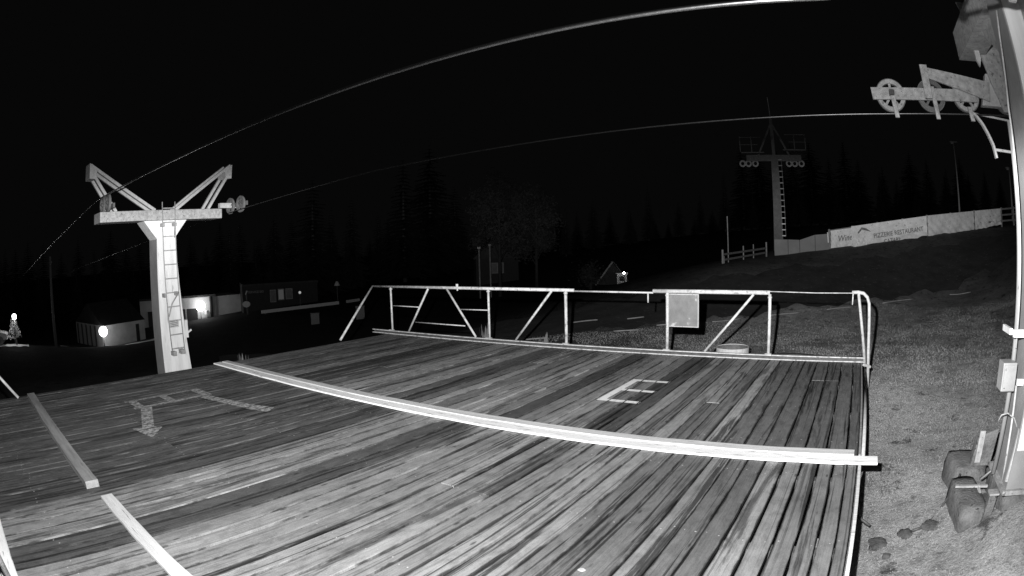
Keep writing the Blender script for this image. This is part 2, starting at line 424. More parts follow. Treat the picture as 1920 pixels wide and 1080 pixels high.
# dirt track crossing behind the platform, draped on the terrain
near_edge = [(-62, 24, .0), (-45, 21, 0), (-31, 18.9, 0), (-24, 19.0, 0), (-13.6, 20.2, 0), (.1, 23.2, 0), (12, 27, 0), (22, 31, 0)]
V = []; F = []
NS, NW = 90, 10
for i in range(NS):
    t = i / (NS - 1) * (len(near_edge) - 1); k = min(int(t), len(near_edge) - 2); u = t - k
    az = near_edge[k][0] * (1 - u) + near_edge[k + 1][0] * u; d = near_edge[k][1] * (1 - u) + near_edge[k + 1][1] * u
    for j in range(NW):
        dd = d + (0.35 * math.sin(i * .9) + .25 * math.sin(i * 2.3)) * (1 if j in (0, NW - 1) else 0) + 5.2 * j / (NW - 1)
        x, y = brg(az, dd); V.append((x, y))
V = np.array(V); Z = gz_arr(V[:, 0], V[:, 1]) + 0.03
for i in range(NS - 1):
    for j in range(NW - 1):
        a = i * NW + j; F.append((a, a + NW, a + NW + 1, a + 1))
me = bpy.data.meshes.new("dirt_track"); me.from_pydata(np.column_stack([V, Z]).tolist(), [], F); me.materials.append(MT['track'])
o = bpy.data.objects.new("dirt_track", me); COL.objects.link(o); structure(o)

# ------------------------------------------------------------------ timber loading platform
deck = thing("timber_platform", "large weathered timber loading platform of long planks with pale cover boards", "platform", (-5, 5, 0))
DL = Vector((-5, 5, 0))
def plank_mesh(length, seed):
    rr = random.Random(seed); nseg = 14; v = []; f = []
    for i in range(nseg + 1):
        y = -length / 2 + length * i / nseg
        a = rr.uniform(-.018, .018); b = rr.uniform(-.018, .018); c = rr.uniform(-.0015, .0015)
        v += [(-.5 + a, y, -.045), (.5 + b, y, -.045), (.5 + b, y, -.004 + c), (.5 + b - .05, y, 0 + c), (-.5 + a + .05, y, 0 + c), (-.5 + a, y, -.004 + c)]
    for i in range(nseg):
        o_ = 6 * i
        for j in range(6): f.append((o_ + j, o_ + (j + 1) % 6, o_ + 6 + (j + 1) % 6, o_ + 6 + j))
    f.append(tuple(range(6))); f.append(tuple(6 * nseg + k for k in range(6))[::-1])
    m = bpy.data.meshes.new("plank"); m.from_pydata(v, [], f); m.materials.append(MT['plank']); m.update(); return m
far_m = [plank_mesh(4.70, k) for k in range(5)]
near_m = [plank_mesh(5.68, 20 + k) for k in range(5)]
seams_far = [.21]; 
for s_ in (.075, -.155, -.387, -.62): seams_far.append(s_)
while seams_far[-1] > -10.1: seams_far.append(seams_far[-1] - random.choice((.20, .215, .23, .24, .19)))
seams_near = [.205, .10, -.04, -.20, -.373, -.545, -.745]
for s_ in (-.92, -1.10, -1.28, -1.555, -1.69, -1.86, -2.03, -2.19, -2.37, -2.54, -2.70, -2.88, -3.06, -3.24, -3.43, -3.63, -3.83, -4.04, -4.25, -4.46, -4.68, -4.87, -5.03, -5.21, -5.42, -5.62): seams_near.append(s_)
while seams_near[-1] > -10.1: seams_near.append(seams_near[-1] - random.choice((.16, .18, .20, .22)))
def tint_far(x):
    r_ = random.random()
    if x > -.75: return .13 + .04 * r_
    if x > -1.3: return .17 + .08 * r_
    if -2.90 < x < -2.52 or -4.06 < x < -3.80: return .095
    if -5.85 < x < -5.5: return .14
    if -8.15 < x < -7.75: return .08
    if x < -7: return .17 + .08 * r_
    return (.22, .33, .38, .40, .28, .36)[int(r_ * 6)]
def tint_near(x):
    r_ = random.random()
    if -4.5 < x < -4.03: return .11
    if -4.9 < x <= -4.5: return .35
    if -1.90 < x < -1.2: return .13 + .05 * r_
    if -1.05 < x < -.75: return .15
    if x > -.4: return .18 + .06 * r_
    if x > -1.5: return .22 + .10 * r_
    if x > -4.0: return .26 + .10 * r_
    if x > -5.3: return .23 + .09 * r_
    return .105 + .055 * r_
for seams, ms, yc, tint in ((seams_far, far_m, 5.475 + 2.35, tint_far), (seams_near, near_m, -.25 + 2.84, tint_near)):
    for a, b in zip(seams, seams[1:]):
        wd = a - b; gap = .014 if random.random() < .6 else .024
        full = 4.70 if ms is far_m else 5.68
        parts_ = [(yc - full / 2, yc + full / 2)]
        if random.random() < (.30 if ms is near_m else .16):
            ysp = random.choice((2.4, 3.7) if ms is near_m else (7.2, 8.7)); parts_ = [(yc - full / 2, ysp - .006), (ysp + .006, yc + full / 2)]
        for ya, yb in parts_:
            o = bpy.data.objects.new("plank", random.choice(ms)); COL.objects.link(o); o.parent = deck
            o.location = Vector(((a + b) / 2, (ya + yb) / 2, random.uniform(-.004, 0.0))) - DL
            if random.random() < .5: o.rotation_euler = (0, 0, PI)
            o.scale = (wd - gap, (yb - ya) / full, 1)
            t_ = tint((a + b) / 2) * random.uniform(.78, 1.02); o.color = (t_, t_, t_, 1)
# joists and fascia
for y in (-.1, 1.1, 2.4, 3.7, 5.05, 5.75, 7.2, 8.7, 10.05):
    MB().box(-10.1, .15, y - .05, y + .05, -.20, -.062).build("joist", MT['bark'], deck, loc=-DL)
MB().box(.215, .245, -.25, 5.27, -.20, .012).build("fascia_board", MT['board_grey'], deck, loc=-DL)
MB().box(.215, .240, 5.65, 10.1, -.20, -.03).build("fascia_board", MT['board_dull'], deck, loc=-DL)
MB().box(-10.2, -10.165, -.25, 10.1, -.2, -.02).build("fascia_board", MT['board_dull'], deck, loc=-DL)
for x in (-10.0, -6.7, -3.4, 0.0):
    for y in (-.1, 3.7, 7.2, 10.05):
        MB().box(x - .07, x + .07, y + .052, y + .19, gz(x, y) - .2, -.062).build("support_post", MT['wood'], deck, loc=-DL)
# cover boards over the joint and near the edge
def wavy_board(x0, x1, y0, y1, z0, z1, name, mat, amp=.008, nseg=24):
    m = MB(); n_ = nseg; rr = random.Random(int(x0 * 10) + int(y0 * 100))
    for i in range(n_ + 1):
        x = x0 + (x1 - x0) * i / n_; a = rr.uniform(-amp, amp); b = rr.uniform(-amp, amp); c = rr.uniform(-.002, .002)
        m.v += [(x, y0 + a, z0), (x, y1 + b, z0), (x, y1 + b, z1 + c), (x, y0 + a, z1 + c)]
    for i in range(n_):
        o_ = 4 * i
        for j in range(4): m.f.append((o_ + j, o_ + 4 + j, o_ + 4 + (j + 1) % 4, o_ + (j + 1) % 4))
    m.f.append((0, 1, 2, 3)); m.f.append(tuple(4 * n_ + k for k in (3, 2, 1, 0)))
    o = m.build(name, mat, deck, loc=-DL); return o
o = wavy_board(-10.20, .42, 5.275, 5.455, .003, .026, "cover_board", MT['board_white']); o["label"] = "front white cover board across the planks, its end jutting out"
o = wavy_board(-10.16, .16, 5.462, 5.60, .003, .036, "cover_board", MT['board_grey']); o["label"] = "rear grey cover board, shorter and slightly higher"
o = wavy_board(-9.95, -5.33, .98, 1.13, .003, .075, "cover_board", MT['board_dull'], .004); o["label"] = "dull raised cover board towards the far left edge"
o = wavy_board(-5.02, .2, 1.045, 1.18, .003, .03, "cover_board", MT['board_grey'], .004); o["label"] = "pale cover board running towards the near edge"
# nail heads
m = MB(); joy = (0.3, 2.4, 3.7, 5.0, 6.0, 7.2, 8.7, 9.9)
for seams, ys in ((seams_far, (5.9, 7.2, 8.7, 9.9)), (seams_near, (.35, 2.4, 3.7, 5.0))):
    for a, b in zip(seams, seams[1:]):
        for y in ys:
            for fx in (.25, .72):
                if random.random() < .25: continue
                x = b + (a - b) * fx + random.uniform(-.015, .015); yy = y + random.uniform(-.05, .05); r_ = random.uniform(.004, .009)
                m.flat([(x + r_ * math.cos(t), yy + r_ * math.sin(t), .0035) for t in [k * PI / 3 for k in range(6)]])
stuff(m.build("nail_heads", MT['nail'], deck, loc=-DL))
x_, y_ = -1.47, 2.93
tag(MB().prism([(x_ - .022, y_ - .01), (x_ + .01, y_ - .018), (x_ + .026, y_ + .004), (x_ + .004, y_ + .018), (x_ - .016, y_ + .012)], 'z', .004, .014).build("litter_scrap", MT['nail']), "tiny white scrap lying on the dark planks near the camera", "litter")
# painted marks, broken where they cross the gaps between planks
def clip(poly, x0, x1):
    for s, lim in ((1, x0), (-1, x1)):
        out = []
        for i in range(len(poly)):
            p, q = poly[i], poly[(i + 1) % len(poly)]
            pi_, qi = s * (p[0] - lim) >= 0, s * (q[0] - lim) >= 0
            if pi_: out.append(p)
            if pi_ != qi:
                t = (lim - p[0]) / (q[0] - p[0]); out.append((lim, p[1] + t * (q[1] - p[1])))
        poly = out
        if len(poly) < 3: return []
    return poly
def paint(name, polys, seams, mat, label=None):
    m = MB()
    for poly in polys:
        for a, b in zip(seams, seams[1:]):
            c = clip(poly, b + .012, a - .012)
            if len(c) >= 3: m.flat([(x, y, .0032) for x, y in c])
    o = m.build(name, mat, deck, loc=-DL)
    if label: o["label"] = label
rect = lambda x0, x1, y0, y1: [(x0, y0), (x1, y0), (x1, y1), (x0, y1)]
paint("painted_letter", [rect(-3.28, -3.18, 6.87, 8.14), rect(-3.18, -2.70, 6.87, 6.97), rect(-3.18, -2.70, 7.45, 7.55), rect(-3.18, -2.70, 8.04, 8.14)], seams_far, MT['mark'], "worn white letter E on the planks")
paint("painted_pictogram", [rect(-8.53, -8.44, 2.60, 4.02), rect(-8.05, -7.95, 2.60, 4.02), rect(-8.44, -8.06, 2.65, 2.80), rect(-8.44, -8.06, 3.24, 3.38), rect(-8.44, -8.06, 3.86, 4.02),
                            [(-7.95, 2.70), (-6.98, 2.34), (-7.02, 2.20), (-6.50, 2.30), (-6.84, 2.60), (-6.93, 2.51), (-7.95, 2.90)],
                            [(-7.95, 3.76), (-6.75, 4.00), (-6.46, 4.10), (-6.60, 4.30), (-6.95, 4.16), (-7.95, 3.94)]], seams_near, MT['mark2'], "faded chair pictogram with two arrow legs")

# ------------------------------------------------------------------ guard rail along the far edge
YR = 10.16
gr = thing("guard_rail", "long pale tubular guard rail with slanted braces along the platform's far edge", "railing", (-5, YR, 0)); GL = Vector((-5, YR, 0))
def gt(name, pts, r, mat=MT['rail'], n_=10): return MB().tube(pts, r, n_).build(name, mat, gr, smooth=True, loc=-GL)
gt("top_rail", [(-10.62, YR, 1.10), (-5.30, YR, 1.10)], .031)
gt("top_rail", [(-3.72, YR, 1.115), (-1.55, YR, 1.125)], .037)
gt("drop_bar", [(-5.30, YR, 1.085), (-3.72, YR, 1.085)], .016); gt("locking_pin", [(-3.82, YR, 1.08), (-3.82, YR, .91)], .014)
gt("drop_bar", [(-1.55, YR, 1.145), (-.7, YR, 1.135), (.10, YR, 1.145)], .008, n_=6); gt("locking_pin", [(.0, YR, 1.14), (-.01, YR, .95)], .012)
for x in (-10.02, -7.25, -5.48, -3.45, -1.55): gt("post", [(x, YR, .08), (x, YR, 1.10)], .029 if x > -6 else .023)
for a, b in (((-8.86, 1.07), (-9.50, .09)), ((-8.33, 1.07), (-7.60, .09)), ((-5.78, 1.08), (-6.62, .09)), ((-1.85, 1.09), (-2.74, .09))):
    gt("brace", [(a[0], YR, a[1]), (b[0], YR, b[1])], .023)
for a, b in (((-9.97, .66), (-9.15, .655)), ((-9.28, .313), (-7.87, .307)), ((-8.0, .651), (-7.27, .66))): gt("tie_rod", [(a[0], YR, a[1]), (b[0], YR, b[1])], .012, n_=6)
gt("end_brace", [(-10.62, YR - .02, 1.10), (-10.28, 8.72, .02)], .026)
for x in (-10.02, -7.25, -5.48, -3.45, -1.55):
    MB().box(x - .06, x + .06, 10.095, 10.158, .094, .104).build("foot_plate", MT['rail'], gr, loc=-GL)
    MB().tube([(x, YR, 1.03), (x, YR, 1.06)], .040, 10).build("weld_collar", MT['galv_light'], gr, smooth=True, loc=-GL)
m = MB()      # C channel lying along the deck edge
for z0, z1, y0 in ((.000, .012, 10.08), (.078, .090, 10.08)): m.box(-10.65, .28, y0, 10.19, z0 + .002, z1 + .002)
m.build("base_flange_stub", MT['rail'], gr, loc=-GL) if False else None
for z0 in (.002, .070): MB().box(-10.65, .28, 10.10, 10.16, z0, z0 + .016).build("base_flange", MT['rail'], gr, loc=-GL)
MB().box(-10.65, .28, 10.162, 10.175, .005, .084).build("base_channel", MT['dark_metal'], gr, loc=-GL)  # web: shade of the recess between the flanges put into a dark colour
gt("end_post", [(.105, YR, 1.13), (.17, YR, .7), (.295, YR, -.07)], .028, MT['galv_light'])
gt("bent_end_tube", [(-.02, YR, 1.155), (.10, YR, 1.16), (.20, YR, 1.145), (.275, YR, 1.08), (.312, YR, .98), (.318, YR, .86), (.34, YR, .2), (.385, YR, -.44)], .030, MT['galv_light'])
MB().bar((.25, YR - .04, -.03), (.41, YR - .04, -.07), .05, .04).build("clamp", MT['galv'], gr, loc=-GL)
gt("side_pipe", [(.30, 10.0, -.10), (.29, 7.6, -.10), (.275, 5.7, -.10)], .022, MT['galv_light'], 8)
for c, r_ in (((-8.05, YR, 1.155), .028), ((-8.02, YR - .03, 1.065), .018)):
    MB().tube([(c[0], c[1], c[2] - r_), (c[0], c[1], c[2] - r_ * .5), (c[0], c[1], c[2] + r_ * .5), (c[0], c[1], c[2] + r_)], r_).build("clamp_bolt", MT['nail'], gr, loc=-GL)
# sign plate hanging in the rail
o = MB().box(-3.44, -2.89, 10.225, 10.24, .50, 1.06).build("sign_plate", MT['sign_grey']); o.location = (0, 0, 0)
t = thing("peeled_sign", "blank grey sign plate with peeled print hanging under the rail", "sign", (-3.16, 10.23, .5))
o.parent = t; o.location = (3.16, -10.23, -.5)
m = MB()
for x0, x1, z0, z1 in ((-3.45, -2.88, .49, .505), (-3.45, -2.88, 1.055, 1.07), (-3.45, -3.435, .505, 1.055), (-2.895, -2.88, .505, 1.055)): m.box(x0, x1, 10.215, 10.245, z0, z1)
o = m.build("rim", MT['galv_light'], t, loc=(3.16, -10.23, -.5))
for x_ in (-3.3, -3.0): MB().bar((x_, 10.22, 1.07), (x_, 10.18, 1.11), .02).build("hanger", MT['galv'], t, loc=(3.16, -10.23, -.5))
# near guard rail: only its base and brace reach into view
nr = thing("guard_rail", "pale guard rail at the platform's near left edge, mostly out of frame", "railing", (-5, -.22, 0)); NL = Vector((-5, -.22, 0))
m = MB().box(-10.6, .1, -.30, -.17, .002, .014).box(-10.6, .1, -.30, -.17, .078, .09).box(-10.6, .1, -.315, -.30, .014, .078)
m.build("base_channel", MT['board_white'], nr, loc=-NL)
MB().tube([(-10.0, .78, .02), (-10.3, -.22, 1.08)], .026).build("end_brace", MT['rail'], nr, smooth=True, loc=-NL)
MB().tube([(-10.3, -.23, 1.08), (.1, -.23, 1.08)], .034).build("top_rail", MT['rail'], nr, smooth=True, loc=-NL)
for x in (-9.9, -7.4, -4.9, -2.4, .0): MB().tube([(x, -.23, .09), (x, -.23, 1.06)], .028).build("post", MT['rail'], nr, smooth=True, loc=-NL)
for x in (-9.3, -6.4, -3.6): MB().tube([(x, -.23, .09), (x + .9, -.23, 1.06)], .024).build("brace", MT['rail'], nr, smooth=True, loc=-NL)

# barrel and dark strip behind the rail
t = thing("well_ring", "open pale round concrete well ring just behind the guard rail", "well ring", (-2.66, 12.2, gz(-2.66, 12.2) - .06))
zt = -.17 - t.location.z
m = MB(); nseg = 32
for rr, z in ((.36, -.1), (.36, zt), (.345, zt), (.345, -.2)):
    for k in range(nseg): m.v.append((rr * math.cos(2 * PI * k / nseg), rr * math.sin(2 * PI * k / nseg), z - (.15 if z == -.1 else 0)))
for i in range(3):
    for k in range(nseg): m.f.append((i * nseg + k, i * nseg + (k + 1) % nseg, (i + 1) * nseg + (k + 1) % nseg, (i + 1) * nseg + k))
m.build("ring_wall", MT['board_grey'], t)
MB().tube([(0, 0, zt - .3), (0, 0, zt - .012)], .343, 32, False).build("inner_shade", MT['rubber'], t)  # added dark sleeve, shade inside the ring put into its colour
m = MB(); m.flat([(.343 * math.cos(2 * PI * k / 24), .343 * math.sin(2 * PI * k / 24), zt - .34) for k in range(24)]).build("fill", MT['soil'], t)
m = MB()  # plain black strip with a wavy top behind the rail's right end
for i in range(13):
    x = -1.5 + 1.75 * i / 12; z = .0 + .018 * math.sin(i * .55)
    m.v += [(x, 10.36, -.12), (x, 10.50, -.12), (x, 10.50, z + .04), (x, 10.36, z + .04)]
for i in range(12):
    for j in range(4): m.f.append((4 * i + j, 4 * i + 4 + j, 4 * i + 4 + (j + 1) % 4, 4 * i + (j + 1) % 4))
m.f += [(0, 1, 2, 3), (48 + 3, 48 + 2, 48 + 1, 48)]
tag(m.build("dark_strip", MT['dark_metal']), "sagging black strip lying behind the rail's right end", "band")

# ------------------------------------------------------------------ chairlift tower on the left
TX = -13.3
lt = thing("lift_tower", "white lift tower with ladder and V-shaped masts behind the platform's left edge", "lift tower", (TX, 5.65, gz(TX, 5.65))); LL = Vector(lt.location)
zb = lt.location.z
def lt_b(m, name, mat, **k): return m.build(name, mat, lt, loc=-LL, **k)
D = .55
def taper(x0a, x0b, y0a, y1a, y0b, y1b, za, zb_):
    return [(x0a - D, y0a, za), (x0a, y0a, za), (x0a, y1a, za), (x0a - D, y1a, za), (x0b - D, y0b, zb_), (x0b, y0b, zb_), (x0b, y1b, zb_), (x0b - D, y1b, zb_)]
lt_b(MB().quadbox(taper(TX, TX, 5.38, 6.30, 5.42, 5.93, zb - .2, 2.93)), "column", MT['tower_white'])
lt_b(MB().prism([(5.93, 2.50), (6.30, 2.93), (5.93, 2.93)], 'x', TX - D, TX), "gusset", MT['tower_white'])
lt_b(MB().prism([(5.42, 2.50), (5.42, 2.93), (5.04, 2.93)], 'x', TX - D, TX), "gusset", MT['tower_white'])
lt_b(MB().box(TX - D + .05, TX + .12, 3.74, 7.32, 2.935, 3.17), "crossarm", MT['galv'], bevel=.01)
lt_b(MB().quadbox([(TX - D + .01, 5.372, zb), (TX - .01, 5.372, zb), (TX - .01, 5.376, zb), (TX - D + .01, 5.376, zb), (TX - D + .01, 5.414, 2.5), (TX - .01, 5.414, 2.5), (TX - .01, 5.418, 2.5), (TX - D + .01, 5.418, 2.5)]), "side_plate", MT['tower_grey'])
for a, b in (((5.35, 3.17), (3.44, 4.24)), ((4.22, 3.17), (3.56, 4.0)), ((5.95, 3.17), (7.60, 4.26)), ((6.93, 3.17), (7.52, 4.0))):
    for xx, ww in ((TX + .02, .07), (TX - .35, .07)):
        lt_b(MB().bar((xx, a[0], a[1]), (xx, b[0], b[1]), ww, ww), "mast_strut", MT['galv_light'])
for y in (3.47, 7.58):
    s = 1 if y < 5 else -1
    lt_b(MB().prism([(y - .06 * s, 4.28), (y + .16 * s, 4.12), (y + .12 * s, 3.92), (y - .05 * s, 3.93)], 'x', TX - .38, TX + .07), "mast_plate", MT['galv_light'])
# ladder
for y0, y1 in ((5.60, 5.50), (5.97, 5.87)):
    lt_b(MB().tube([(TX + .17, y0, -.12), (TX + .17, y1, 3.35)], .014, 6), "ladder_rail", MT['galv'], smooth=True)
for k in range(11):
    z = -.05 + k * .325; yo = -.10 * (z + .12) / 3.47
    lt_b(MB().bar((TX + .17, 5.60 + yo, z), (TX + .17, 5.97 + yo, z), .022, .022), "ladder_rung", MT['galv'])
for y0_, y1_, z0_, z1_ in ((5.62, 5.72, -.22, -.12), (5.86, 5.98, -.2, -.1), (5.50, 5.56, 1.15, 1.24), (5.86, 5.93, 1.17, 1.26), (5.50, 5.57, 2.78, 2.86), (5.85, 5.92, 2.78, 2.86)):
    lt_b(MB().box(TX + .001, TX + .19, y0_, y1_, z0_, z1_), "ladder_bracket", MT['galv'])
lt_b(MB().tube([(TX + .2, 5.92, 1.25), (TX + .2, 5.7, 1.0), (TX + .2, 5.58, .70)], .014, 6), "slack_cable", MT['galv'], smooth=True)
pl_ = lt_b(MB().box(TX + .01, TX + .02, 5.66, 5.93, .42, .60), "number_plate", MT['galv_light'])
m = MB()
for k in range(4): m.bar((TX + .024, 5.68, .45 + k * .038), (TX + .024, 5.91, .46 + k * .038), .012, .012)
m.build("print_lines", MT['dark_metal'], pl_)
lt_b(MB().box(TX - .2, TX - .01, 6.13, 6.21, .14, .56).bar((TX - .05, 6.2, .25), (TX - .05, 6.32, .31), .04), "cable_duct", MT['tower_white'])
# sheaves at both ends
def sheave(parent, loc, c, r, axis, mat=MT['galv_light'], w_=.07, spokes=True):
    m = MB().annulus(c, axis, r * .74, r, w_)
    o = m.build("sheave", mat, parent, loc=loc)
    s = MB().annulus(c, axis, r * .10, r * .22, w_ * 1.2, 14)
    if spokes:
        for k in range(5):
            t_ = 2 * PI * k / 5 + .3; u = (math.cos(t_), math.sin(t_))
            if axis == 'y': s.bar((c[0] + u[0] * r * .2, c[1], c[2] + u[1] * r * .2), (c[0] + u[0] * r * .77, c[1], c[2] + u[1] * r * .77), r * .16, w_ * .45, up=(0, 1, 0))
            else: s.bar((c[0], c[1] + u[0] * r * .2, c[2] + u[1] * r * .2), (c[0], c[1] + u[0] * r * .77, c[2] + u[1] * r * .77), r * .16, w_ * .45, up=(1, 0, 0))
    s.build("spokes", mat, o)
    MB().annulus(c, axis, r * .99, r * 1.06, w_ * .62).build("rubber_liner", MT['rubber'], o)
    ax = (c[0], c[1] - w_ * .9, c[2]), (c[0], c[1] + w_ * .9, c[2])
    MB().tube(ax, r * .09, 8).build("axle_bolt", MT['dark_metal'], o)
    return o
for (y, xs) in ((7.65, (TX + .55, TX)), (3.86, (TX + .45, TX - .05))):
    for x in xs: sheave(lt, -LL, (x, y, 3.24 if y > 5 else 3.34), .19, 'y', MT['far_grey'])
    lt_b(MB().box(TX - .2, TX + .75, y + .05, y + .10, 3.2, 3.30), "sheave_beam", MT['far_grey'])
    lt_b(MB().box(TX - .06, TX + .06, min(y, 5.6) if y < 5 else 7.3, 4.0 if y < 5 else y + .3, 3.19, 3.31), "sheave_axle", MT['galv_light'])

# ------------------------------------------------------------------ near lift tower on the right
nt_ = thing("lift_tower", "close lift tower at the right edge with spoked sheaves on its arm", "lift tower", (2.03, 4.72, gz(2.03, 4.72))); RL = Vector(nt_.location)
def rt_b(m, name, mat, **k): return m.build(name, mat, nt_, loc=-RL, **k)
def colm(hb, ht, z0, z1, cx=2.03, cy=4.72):
    return MB().quadbox([(cx - hb, cy - hb, z0), (cx + hb, cy - hb, z0), (cx + hb, cy + hb, z0), (cx - hb, cy + hb, z0), (cx - ht, cy - ht, z1), (cx + ht, cy - ht, z1), (cx + ht, cy + ht, z1), (cx - ht, cy + ht, z1)])
rt_b(colm(.318, .312, .10, .43), "painted_foot", MT['tower_grey'])
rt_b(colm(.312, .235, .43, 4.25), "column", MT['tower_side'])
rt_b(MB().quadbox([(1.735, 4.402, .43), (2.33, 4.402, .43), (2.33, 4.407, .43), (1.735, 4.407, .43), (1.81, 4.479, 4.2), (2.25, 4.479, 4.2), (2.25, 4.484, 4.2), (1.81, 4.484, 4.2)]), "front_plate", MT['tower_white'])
rt_b(colm(.36, .36, .06, .10), "base_plate", MT['galv'])
rt_b(MB().box(1.86, 2.22, 2.95, 7.15, 4.25, 4.62), "crossarm", MT['galv'])
rt_b(MB().prism([(5.0, 4.25), (6.1, 4.25), (5.0, 3.5)], 'x', 2.0, 2.06), "gusset", MT['galv'])
rt_b(MB().prism([(4.45, 4.25), (3.5, 4.25), (4.45, 3.5)], 'x', 2.0, 2.06), "gusset", MT['galv'])
rt_b(MB().prism([(1.97, 4.95), (2.6, 4.95), (2.75, 3.55), (2.35, 3.55), (2.22, 3.90)], 'y', 6.86, 6.89), "arm_plate", MT['galv'])
rt_b(MB().prism([(2.02, 3.62), (2.16, 4.02), (2.40, 4.04), (2.62, 3.62)], 'y', 6.90, 7.02), "pivot_plate", MT['galv_light'])
rt_b(MB().prism([(2.02, 4.42), (2.07, 4.44), (2.09, 4.16), (2.05, 4.05), (2.01, 4.14)], 'y', 6.7, 6.75), "lifting_lug", MT['galv_light'])
for yy, sgn in ((7.0, 1), (3.12, -1)):
    def F(m, name, mat, **k): return rt_b(m, name, mat, **k)
    zc = 3.70 if sgn > 0 else 3.63
    dz = zc - 3.70
    F(MB().prism([(.43, 3.63 + dz), (1.95, 3.655 + dz), (1.95, 3.80 + dz), (.42, 3.78 + dz)], 'y', yy + .06, yy + .09), "sheave_beam", MT['galv_light']) if sgn < 0 else \
        F(MB().prism([(.43, 3.63), (1.95, 3.655), (1.95, 3.80), (.42, 3.775)], 'y', yy - .09, yy - .055), "sheave_beam", MT['galv'])
    F(MB().prism([(1.24, 3.90 + dz), (2.14, 3.66 + dz), (2.18, 3.90 + dz), (1.24, 4.03 + dz)], 'y', yy - .155, yy - .12), "rocker_beam", MT['galv'])
    F(MB().box(1.15, 1.25, yy - .20, yy - .16, 3.64 + dz, 4.05 + dz), "pivot_strap", MT['galv'])
    for i, x in enumerate((.69, 1.27, 1.80, 2.46)):
        sheave(nt_, -RL, (x, yy, (3.70, 3.715, 3.74, 3.75)[i] + dz), .195, 'y', MT['galv'] if i in (0, 2) else MT['far_grey'])
    for x, zt_ in ((.70, 3.70), (1.28, 3.80), (1.80, 3.58)):
        F(MB().prism([(x - .032, zt_ + dz), (x + .028, zt_ + dz), (x + .055, 3.41 + dz), (x - .0, 3.41 + dz)], 'y', yy - .135, yy - .10), "rope_guide", MT['galv'])
    F(MB().bar((.69, yy - .2, 3.70 + dz), (.69, yy + .05, 3.70 + dz), .06), "axle", MT['dark_metal'])
# curved rope catcher
pts = [(1.80, 6.95, 3.55), (1.90, 6.95, 3.49), (1.98, 6.95, 3.40), (2.05, 6.95, 3.28), (2.11, 6.95, 3.15), (2.14, 6.95, 3.0)]
m = MB()
for a, b in zip(pts, pts[1:]): m.bar(a, b, .03, .07, up=(0, 1, 0))
rt_b(m, "rope_catcher", MT['galv_light'])
rt_b(MB().bar((2.13, 6.95, 3.10), (2.9, 6.95, 3.06), .03), "catcher_rod", MT['galv_light'])
rt_b(MB().bar((1.86, 6.95, 3.52), (2.7, 6.95, 3.44), .022), "catcher_rod", MT['galv_light'])
# conduits, box and clamps on the column's side
rt_b(MB().tube([(1.77, 4.62, 3.95), (1.735, 4.66, 3.72), (1.70, 4.67, 3.45), (1.66, 4.68, 3.1), (1.645, 4.68, 2.6), (1.64, 4.68, 1.9), (1.635, 4.68, 1.20)], .010, 8), "conduit", MT['galv_light'], smooth=True)
rt_b(MB().tube([(1.665, 4.75, 3.0), (1.655, 4.76, 1.9), (1.65, 4.76, 1.0), (1.65, 4.78, .1)], .026, 8), "conduit", MT['tower_side'], smooth=True)
rt_b(MB().tube([(1.685, 4.66, .9), (1.70, 4.62, .40), (1.72, 4.60, .08)], .012, 8), "conduit", MT['galv_light'], smooth=True)
bx = rt_b(MB().box(1.50, 1.655, 4.62, 4.80, .86, 1.09), "junction_box", MT['box_grey'], bevel=.006)
MB().box(1.512, 1.645, 4.609, 4.618, .875, 1.075).build("box_lid", MT['box_grey'], bx, loc=(0, 0, 0))
MB().tube([(1.53, 4.608, .89), (1.53, 4.602, .89)], .006, 6).build("screw", MT['dark_metal'], bx)
rt_b(MB().box(1.56, 1.72, 4.56, 4.60, 1.30, 1.36).bar((1.54, 4.60, 1.34), (1.54, 4.86, 1.34), .03, .05), "pipe_clamp", MT['tower_white'])
rt_b(MB().box(1.66, 1.75, 4.56, 4.60, .92, .97), "pipe_clamp", MT['tower_white'])
rt_b(MB().tube([(1.52, 4.60, .62), (1.54, 4.58, .68), (1.60, 4.56, .70), (1.68, 4.54, .66), (1.73, 4.52, .58)], .007, 6), "cable_loop", MT['galv'], smooth=True)
rt_b(MB().bar((1.735, 4.45, .60), (1.70, 4.43, .16), .030, .030), "flat_bar", MT['galv_light'])
